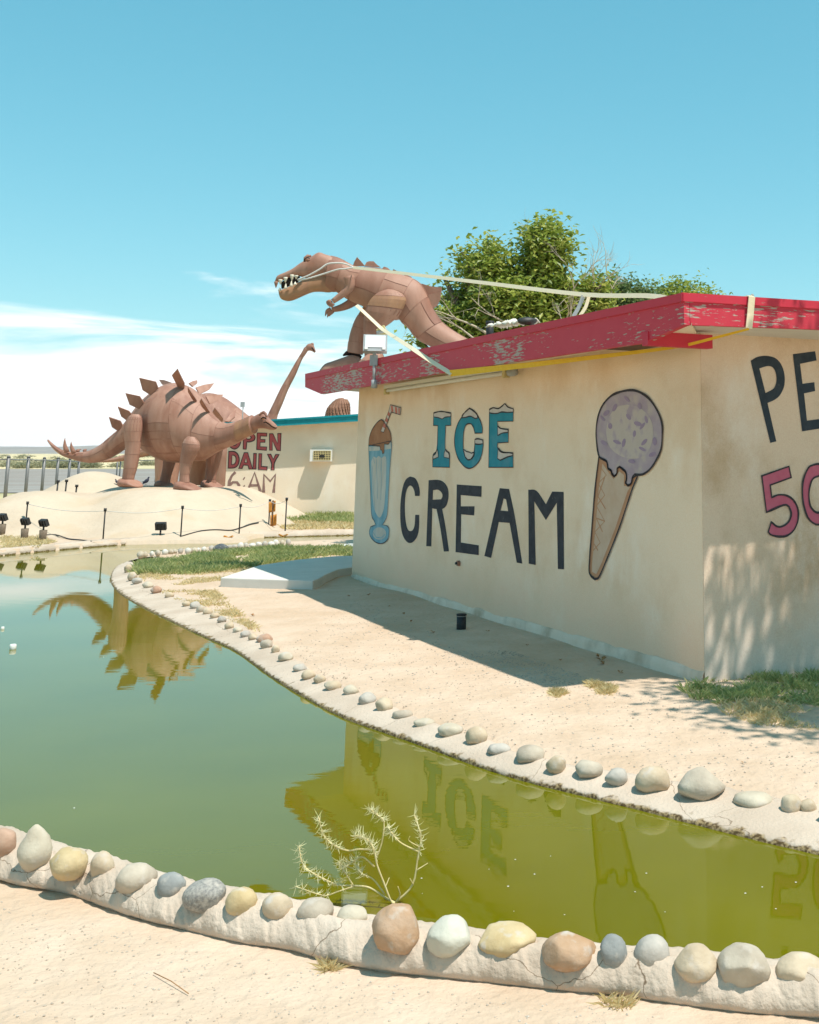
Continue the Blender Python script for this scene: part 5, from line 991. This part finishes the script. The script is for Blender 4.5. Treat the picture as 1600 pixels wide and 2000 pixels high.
for i, (a, b) in enumerate([(pre, fp_[0])]+list(zip(fp_[:6], fp_[1:6]))+[(fp_[5], fp_[6]), (fp_[7], fp_[8]), (fp_[8], fp_[8]+Vector((9, -1, 0)))]):
    names = ['running off the left edge', 'between the first and second posts', 'between the second and third posts', 'between the third and fourth posts', 'between the fourth and fifth posts', 'between the fifth and sixth posts', 'running under the stegosaurus tail', 'between the stegosaurus legs', 'behind the stegosaurus belly']
    loose('fence_rail', *tube_geo(sag(a-ZUP*.06, b-ZUP*.06, .07 if i == 0 else .02), .022, 6), 'pole_grey', 'grey top rail of the wire fence '+names[i], 'fence rail', True)['group'] = 'rails of the wire fence along the lot'

# ================================================================== plants
def blob_points(blobs, n, clump, spread, r):
    tot = sum(b[3]*b[4]*b[5] for b in blobs); pts = []
    for (cx, cy, cz, rx, ry, rz) in blobs:
        m = max(4, int(n*rx*ry*rz/tot/clump))
        for _ in range(m):
            while True:
                v = Vector((r.uniform(-1, 1), r.uniform(-1, 1), r.uniform(-1, 1)))
                if .25 < v.length < 1: break
            c = Vector((cx+v.x*rx, cy+v.y*ry, cz+v.z*rz)); sp = spread*r.uniform(.6, 1.3)
            pts += [c+Vector((r.gauss(0, sp), r.gauss(0, sp), r.gauss(0, sp))) for _ in range(clump)]
    return pts
def px_blob(x, y, rx, ry, Y, dy=0): c = AT(x, y, Y); k = Y/FPX; return (c.x, Y+dy, c.z, rx*k, max(rx, ry)*k, ry*k)
def limb(a, b, r0, r1, r, bend=.25, n=7):
    L = (b-a).length; pts = []
    for i in range(n):
        t = i/(n-1); pts.append(a.lerp(b, t)+Vector((r.gauss(0, 1), r.gauss(0, 1), r.gauss(0, .5)))*L*bend*.12*math.sin(t*math.pi)+ZUP*L*.06*math.sin(t*math.pi))
    return tube_geo(pts, [r0+(r1-r0)*i/(n-1) for i in range(n)], 6), pts
def twigs(start, direction, length, r0, depth, r, out, tips):
    n = 5; p = start.copy(); d = direction.normalized(); pts = [p.copy()]
    for _ in range(n):
        d = (d+Vector((r.gauss(0, .16), r.gauss(0, .16), r.gauss(0, .12)+.03))).normalized(); p = p+d*length/n; pts.append(p.copy())
    out.append(tube_geo(pts, [r0*(1-.75*i/n) for i in range(n+1)], 4, False)); tips.append(p)
    if depth > 0:
        for _ in range(r.choice((2, 3, 3))):
            q = pts[r.randint(2, n)]; nd = (d+Vector((r.gauss(0, .55), r.gauss(0, .4), r.gauss(0, .45)))).normalized(); twigs(q, nd, length*r.uniform(.5, .75), r0*.5, depth-1, r, out, tips)
def tree(name, base, blobs, n, leaf, lsize, label, r, trunk_r=.22, spread=.17, bare=()):
    o = thing(name, base, label, 'tree'); geos = []; fork = base+ZUP*1.3+Vector((.1, 0, 0)); g, _ = limb(base-ZUP*.15, fork, trunk_r, trunk_r*.75, r, .1); geos.append(g)
    for b in blobs:
        c = Vector(b[:3]); g, pts = limb(fork, c, trunk_r*.5, .03, r); geos.append(g)
        for _ in range(6):
            a = pts[r.randint(3, 6)]; q = c+Vector((r.uniform(-1, 1)*b[3], r.uniform(-1, 1)*b[4], r.uniform(-.6, 1)*b[5]))*.85; geos.append(limb(a, q, .028, .007, r, .3, 5)[0])
    part('trunk', *merge(geos), 'bark', o, True)
    part('crown', *leaves_geo(blob_points(blobs, n, 16, spread, r), lsize, r), leaf, o)
    if bare:
        out, tips = [], []
        for (a, d, l, r0) in bare: twigs(a, d, l, r0*.8, 3, r, out, tips)
        part('bare_branches', *merge(out), 'dead_twig', o)['kind'] = 'stuff'
    return o
rt = random.Random(21); TYY = 21.5
tb = [px_blob(1062, 490, 50, 58, TYY), px_blob(1040, 560, 62, 50, TYY, .3), px_blob(965, 525, 40, 50, TYY, -.2), px_blob(912, 505, 20, 26, TYY), px_blob(935, 545, 42, 36, TYY, .2), px_blob(1000, 600, 75, 50, TYY, -.3), px_blob(1095, 590, 60, 45, TYY), px_blob(905, 600, 50, 42, TYY, .3), px_blob(868, 545, 10, 10, TYY), px_blob(878, 640, 45, 35, TYY, -.3), px_blob(955, 650, 75, 40, TYY), px_blob(1150, 585, 45, 36, TYY, .3), px_blob(1170, 560, 25, 20, TYY), px_blob(822, 664, 22, 14, TYY), px_blob(1050, 640, 80, 40, TYY), px_blob(1065, 450, 26, 18, TYY)]
q = lambda x, y, dy=0: AT(x, y, TYY+dy)
tree('leafy_tree', Vector((q(990, 700).x, TYY, 0)), tb, 30000, 'leaf', .125, 'bushy green tree with bare twigs behind the roof and tyrannosaurus tail', rt, .24, .13,
     [(q(1120, 640), Vector((.25, -.1, 1)), 1.25, .035), (q(1150, 640), Vector((.1, 0, 1)), 1.2, .03), (q(1175, 640), Vector((.35, 0, 1)), .95, .03), (q(1010, 560), Vector((-.1, 0, 1)), .75, .02), (q(950, 650, -.9), Vector((-.9, -.1, .55)), .95, .03), (q(930, 665, -.9), Vector((-.8, 0, .7)), .85, .025), (q(1000, 640, -.9), Vector((-.7, -.1, .6)), .9, .025), (q(1080, 660, -.8), Vector((.5, 0, .8)), .8, .025), (q(1110, 650, -.8), Vector((.3, 0, .9)), .8, .025)])
T2 = 30; tb2 = [px_blob(1212, 575, 26, 24, T2), px_blob(1240, 580, 20, 16, T2), px_blob(1190, 565, 18, 18, T2), px_blob(1265, 572, 12, 14, T2), px_blob(1225, 600, 60, 22, T2)]
tree('dark_tree', Vector((AT(1220, 700, T2).x, T2, 0)), tb2, 9000, 'leaf_dark', .12, 'darker tree just above the red roof edge, right of the bushy tree', rt, .2, .18)
tb3 = [px_blob(1310, 578, 22, 14, 33), px_blob(1325, 566, 10, 12, 33), px_blob(1345, 570, 12, 13, 33), px_blob(1362, 574, 10, 9, 33), px_blob(1400, 578, 8, 7, 33), px_blob(1290, 582, 18, 9, 33), px_blob(1340, 595, 55, 14, 33)]
tree('pale_tree', Vector((AT(1330, 700, 33).x, 33, 0)), tb3, 6000, 'leaf', .13, 'pale green treetop just showing over the corner of the red roof', rt, .2, .2)
# the tree beside the stand, right of the picture, that dapples its end wall
rs = random.Random(5); sb = [(3.05, 7.45, 5.3, .8, .9, .7), (3.5, 6.5, 5.6, .8, .8, .7), (4.0, 7.8, 5.9, .9, .9, .8), (2.75, 6.6, 4.9, .5, .6, .45), (4.6, 7.0, 5.4, .9, .9, .8), (3.7, 8.5, 5.0, .8, .7, .6), (3.3, 8.1, 6.3, .7, .7, .6)]
tree('shade_tree', Vector((4.3, 6.6, -.05)), sb, 6500, 'leaf', .11, 'leafy tree beside the stand that dapples its right-hand wall', rs, .16, .2)

# grass
def blades(name, polys_px, n, h, m, label, r, z=0.0, lean=.5, seed=0, thin=.004, patch=None):
    V, F_ = [], []
    for poly in polys_px:
        P = [(v.x, v.y) for v in (G(*p, z) for p in poly)]; x0, x1 = min(p[0] for p in P), max(p[0] for p in P); y0, y1 = min(p[1] for p in P), max(p[1] for p in P); c = 0; tries = 0
        while c < n and tries < n*12:
            tries += 1; x, y = r.uniform(x0, x1), r.uniform(y0, y1)
            if not in_poly(x, y, P): continue
            d = noise.noise(Vector((x*1.8+seed, y*1.8, 0)))+.5*noise.noise(Vector((x*6, y*6, seed)))
            if patch is not None and d < patch+r.gauss(0, .12): continue
            c += 1; b = Vector((x, y, gz(x, y)-.01)); hh = h*r.uniform(.45, 1.25)*(1+.5*d); a = r.uniform(0, 6.283); t = Vector((math.cos(a), math.sin(a), 0)); l = Vector((r.gauss(0, lean), r.gauss(0, lean), 1)).normalized(); o = len(V)
            V += [b-t*thin, b+t*thin, b+l*hh*.6+t*thin*.7, b+l*hh+Vector((l.x, l.y, -.2))*hh*.35]; F_ += [(o, o+1, o+2), (o, o+2, o+3)]
    ob = mesh(name, V, F_, m); tag(ob, label, 'grass', None, 'stuff'); return ob
rg_ = random.Random(8)
blades('lawn_grass', [[(258, 1117), (266, 1100), (330, 1088), (450, 1078), (560, 1071), (690, 1074), (690, 1086), (580, 1094), (506, 1105), (430, 1116), (340, 1120)]], 26000, .10, 'blade', 'green lawn strip along the channel behind the concrete landing', rg_, lean=.45, thin=.006, patch=-.12)
blades('lawn_fringe_dry', [[(262, 1124), (300, 1112), (430, 1112), (506, 1105), (440, 1132), (360, 1140), (290, 1136)], [(300, 1150), (420, 1150), (520, 1235), (440, 1205), (360, 1172)]], 4500, .045, 'blade_dry', 'dry yellow grass fringe along the lawn and bank', rg_, lean=.7, thin=.005, patch=.0)
blades('corner_grass', [[(1325, 1338), (1400, 1330), (1600, 1312), (1760, 1290), (1760, 1360), (1600, 1385), (1520, 1372), (1460, 1370), (1400, 1375), (1350, 1365)]], 8000, .07, 'blade', 'green grass at the foot of the dappled wall', rg_, lean=.6, thin=.003, patch=.0)
blades('corner_grass_dry', [[(1400, 1372), (1500, 1366), (1600, 1380), (1600, 1420), (1480, 1412), (1420, 1395)], [(1150, 1335), (1200, 1345), (1190, 1360), (1160, 1355)], [(1080, 1350), (1120, 1352), (1115, 1364), (1085, 1362)]], 1500, .05, 'blade_dry', 'tufts of dry grass in front of the dappled wall', rg_, lean=.8, thin=.003, patch=.1)
blades('wall_strip_grass', [[(490, 1010), (690, 1003), (690, 1023), (510, 1021)]], 14000, .16, 'blade', 'strip of green grass along the foot of the teal-roofed building', rg_, lean=.4, thin=.012)
blades('wall_strip_dry', [[(510, 1019), (690, 1021), (690, 1033), (560, 1035)]], 5000, .10, 'blade_dry', 'dry grass strip between the teal-roofed building and the channel', rg_, lean=.6, thin=.012, patch=-.1)
blades('bank_straw', [[(0, 1048), (70, 1044), (110, 1058), (80, 1068), (0, 1072)]], 4500, .07, 'blade_dry', 'dry straw round the stump floodlights on the far bank', rg_, lean=.7, thin=.008, patch=-.2)
blades('kerb_tufts', [[(1180, 1950), (1235, 1956), (1225, 1975), (1170, 1962)], [(630, 1884), (660, 1890), (650, 1898), (628, 1892)]], 160, .05, 'blade_dry', 'tufts of dry grass growing under the near kerb', rg_, FG, .9, thin=.0016)
# pebbles, grit and dropped leaves
def scatter(name, polys, n, s0, s1, m, label, r, z=0.0, flat=.6):
    V, F_ = [], []
    for poly, cnt in zip(polys, n):
        P = [(v.x, v.y) for v in (G(*p, z) for p in poly)]; x0, x1 = min(p[0] for p in P), max(p[0] for p in P); y0, y1 = min(p[1] for p in P), max(p[1] for p in P); c = 0
        while c < cnt:
            x, y = r.uniform(x0, x1), r.uniform(y0, y1)
            if not in_poly(x, y, P): continue
            c += 1; s = s0+(s1-s0)*r.random()**4; b = Vector((x, y, gz(x, y)+s*.2)); o = len(V); a = r.uniform(0, 6.28); ca, sa = math.cos(a), math.sin(a)
            for ux, uy, uz in ((1, 0, 0), (0, .75, 0), (-.9, .1, 0), (0, -.8, 0), (.1, 0, flat), (0, 0, -flat)): V.append(b+Vector(((ux*ca-uy*sa)*s, (ux*sa+uy*ca)*s, uz*s)))
            F_ += [(o, o+1, o+4), (o+1, o+2, o+4), (o+2, o+3, o+4), (o+3, o, o+4), (o+1, o, o+5), (o+2, o+1, o+5), (o+3, o+2, o+5), (o, o+3, o+5)]
    ob = mesh(name, V, F_, m); tag(ob, label, 'pebbles', None, 'stuff'); return ob
scatter('pebbles', [[(0, 1760), (400, 1850), (800, 1925), (1300, 1980), (1300, 2040), (0, 2040)]], [2200], .0012, .007, 'pebble', 'small pebbles strewn over the sand in the foreground', rg_, FG)
scatter('gravel', [[(650, 1340), (1080, 1480), (1400, 1530), (1600, 1560), (1600, 1400), (1200, 1345), (1060, 1330), (700, 1170), (560, 1250)], [(860, 1270), (1080, 1345), (1180, 1335), (1000, 1270)]], [5000, 2600], .0022, .011, 'pebble', 'grit and gravel on the sand between bank and lettered wall', rg_)
def litter(pts, name, label, r):
    V, F_ = [], []
    for x, y, s in pts:
        b = G(x, y, 0); b.z = gz(b.x, b.y)+.004; k = s*b.y/FPX
        for _ in range(3):
            a = r.uniform(0, 6.28); d = Vector((math.cos(a), math.sin(a), r.uniform(0, .7))).normalized(); t = d.cross(ZUP).normalized(); o = len(V); V += [b, b+d*k*.5+t*k*.3+ZUP*k*.15, b+d*k+ZUP*k*.1, b+d*k*.5-t*k*.3+ZUP*k*.2]; F_ += [(o, o+1, o+2), (o, o+2, o+3)]
    ob = mesh(name, V, F_, 'leaf_litter'); tag(ob, label, 'leaves', None, 'stuff')
litter([(803, 1212, 6), (790, 1200, 6), (847, 1234, 8), (1175, 1290, 14), (1180, 1296, 12), (1170, 1283, 10), (1211, 1314, 8), (953, 1233, 6), (494, 1198, 7), (720, 1165, 6), (682, 1166, 5), (1030, 1260, 5), (1452, 1484, 6), (1095, 1290, 5), (760, 1185, 5)], 'dropped_leaves', 'curled brown leaves dropped on the sand by the lettered wall', rg_)
fv, ff = [], []
for _ in range(24):
    x, y = rg_.choice(((rg_.uniform(1300, 1600), rg_.uniform(1700, 1860)), (rg_.uniform(700, 1300), rg_.uniform(1560, 1800)), (rg_.uniform(100, 700), rg_.uniform(1150, 1700)))); p = G(x, y, WATER+.003)
    if pond_field(np.array([p.x]), np.array([p.y]))[0] > -.25: continue
    s = rg_.uniform(.002, .005); o = len(fv); fv += [p+Vector((s*math.cos(t), s*math.sin(t)*.8, 0)) for t in (0, 1.2, 2.6, 3.9, 5.1)]+[p+ZUP*s*.4]; ff += [(o+k, o+(k+1) % 5, o+5) for k in range(5)]
tag(mesh('floating_fluff', fv, ff, 'white_paint'), 'tiny white flecks drifting on the green pond', 'flecks', None, 'stuff')
# dry twiggy weed at the near kerb
ZW = zoom(540, 1560, 2.857); wy = G(774, 1790, -.06).y+.16; wb = AT(772, 1768, wy); weed = thing('dry_weed', Vector((wb.x, wy, -.06)), 'dry straw-coloured twiggy weed growing behind the big orange cobble', 'plant')
root = Vector((wb.x, wy, -.07)); rw = random.Random(4); st = []; nd = []
stems = [([(645, 600), (640, 572), (600, 470), (562, 370), (545, 290), (520, 240), (480, 215), (440, 205)], .0042), ([(556, 335), (590, 240), (600, 130), (565, 92), (520, 55)], .0034), ([(530, 285), (460, 282), (400, 290), (330, 265), (265, 205), (235, 100)], .0036), ([(640, 600), (612, 555), (520, 497), (430, 486), (340, 480), (230, 430), (150, 370), (125, 265)], .0042), ([(430, 486), (395, 430), (375, 400), (350, 350)], .0028), ([(430, 490), (340, 520), (260, 540), (110, 490)], .003), ([(605, 535), (540, 450), (480, 420), (450, 380)], .003), ([(548, 380), (480, 325), (430, 350), (370, 385)], .003), ([(738, 610), (760, 480), (790, 320), (806, 210), (770, 90)], .0044), ([(792, 295), (700, 250), (650, 200), (620, 150)], .003), ([(785, 398), (845, 360)], .0022), ([(765, 480), (745, 445)], .0022), ([(690, 600), (690, 540), (678, 490)], .003), ([(610, 490), (630, 440)], .0022), ([(800, 270), (740, 235), (745, 210)], .0022)]
for pts, r0 in stems:
    j = rw.uniform(-.06, .06); P = [AT(*ZW(x, y), wy+j*(i/len(pts))) for i, (x, y) in enumerate(pts)]
    if pts[0][1] > 595: P = [root]+P[1:]
    sp2 = spline(P, 4); part('stem', *tube_geo(sp2, [r0*(1-.55*i/len(sp2)) for i in range(len(sp2))], 6), 'straw_twig', weed, True)
    if len(sp2) > 12:
        m0 = len(sp2)*.5
        for i, p in enumerate(sp2):
            if i < m0: continue
            for _ in range(9):
                d = Vector((rw.gauss(0, 1), rw.gauss(0, 1), rw.gauss(0, 1)+.1)).normalized(); l = rw.uniform(.014, .04); nd.append(tube_geo([p, p+d*l*.6, p+d*l+ZUP*.004], [.0011, .0009, .0003], 3, False))
part('needles', *merge(nd), 'needle', weed)['kind'] = 'stuff'
for k, (x0, y0, x1, y1) in enumerate(((300, 1905, 368, 1946),)):
    a, b = G(x0, y0, FG), G(x1, y1, FG); loose('fallen_straw', *tube_geo([a+ZUP*.008, a.lerp(b, .5)+ZUP*.014, b+ZUP*.008], .0016, 5), 'leaf_litter', 'single thin brown straw lying on the foreground sand', 'straw', True)
# desert shrubs beyond the lot
rsb = random.Random(9); protos = []
for k in range(3):
    cs2 = blob_points([(0, 0, .45, .9, .9, .5), (.5, .2, .35, .6, .6, .4), (-.5, -.1, .35, .6, .6, .4)], 420, 10, .14, rsb); V, F_ = leaves_geo(cs2, .22, rsb, .6, .35); me = bpy.data.meshes.new('shrub'); me.from_pydata(V, [], F_); me.update(); me.materials.append(MATS['shrub']); protos.append(me)
for i in range(60):
    x = rsb.uniform(-20, 330); y = 888+26*rsb.random()**.8; p = G(x, y, 0)
    if p.y < 128: p = G(x, rsb.uniform(889, 912), 0)
    o = bpy.data.objects.new('desert_shrub', rsb.choice(protos)); COL.objects.link(o); o.location = p; s = rsb.uniform(.35, 1.0)*(.6+p.y/300); o.scale = (s*1.6, s*1.6, s*.8); o.rotation_euler = (0, 0, rsb.uniform(0, 6)); tag(o, 'small grey-green shrub on the dry plain beyond the lot', 'shrub', 'scattered shrubs on the desert plain')
for i in range(16):
    x = 5+i*9.5+rsb.uniform(-3, 3); p = G(x, 915, 0); p.y += rsb.uniform(0, 6); o = bpy.data.objects.new('desert_shrub', rsb.choice(protos)); COL.objects.link(o); o.location = p; s = rsb.uniform(.5, 1.0); o.scale = (s*1.9, s*1.9, s); o.rotation_euler = (0, 0, rsb.uniform(0, 6)); tag(o, 'small grey-green shrub on the dry plain beyond the lot', 'shrub', 'scattered shrubs on the desert plain')

# ================================================================== the dry air over the plain
hz = mesh('haze', *box_geo((0, 0, 59), (6100, 0, 0), (0, 6100, 0), (0, 0, 60.2)), None); tag(hz, 'faint dust haze over the desert plain', 'haze', None, 'stuff')
hm = bpy.data.materials.new('haze'); hm.use_nodes = True; hn = hm.node_tree; hn.nodes.clear(); ho = hn.nodes.new('ShaderNodeOutputMaterial'); hv_ = hn.nodes.new('ShaderNodeVolumePrincipled')
hv_.inputs['Color'].default_value = (.86, .90, .95, 1); hv_.inputs['Density'].default_value = .00008; hn.links.new(hv_.outputs[0], ho.inputs['Volume']); hz.data.materials.append(hm)
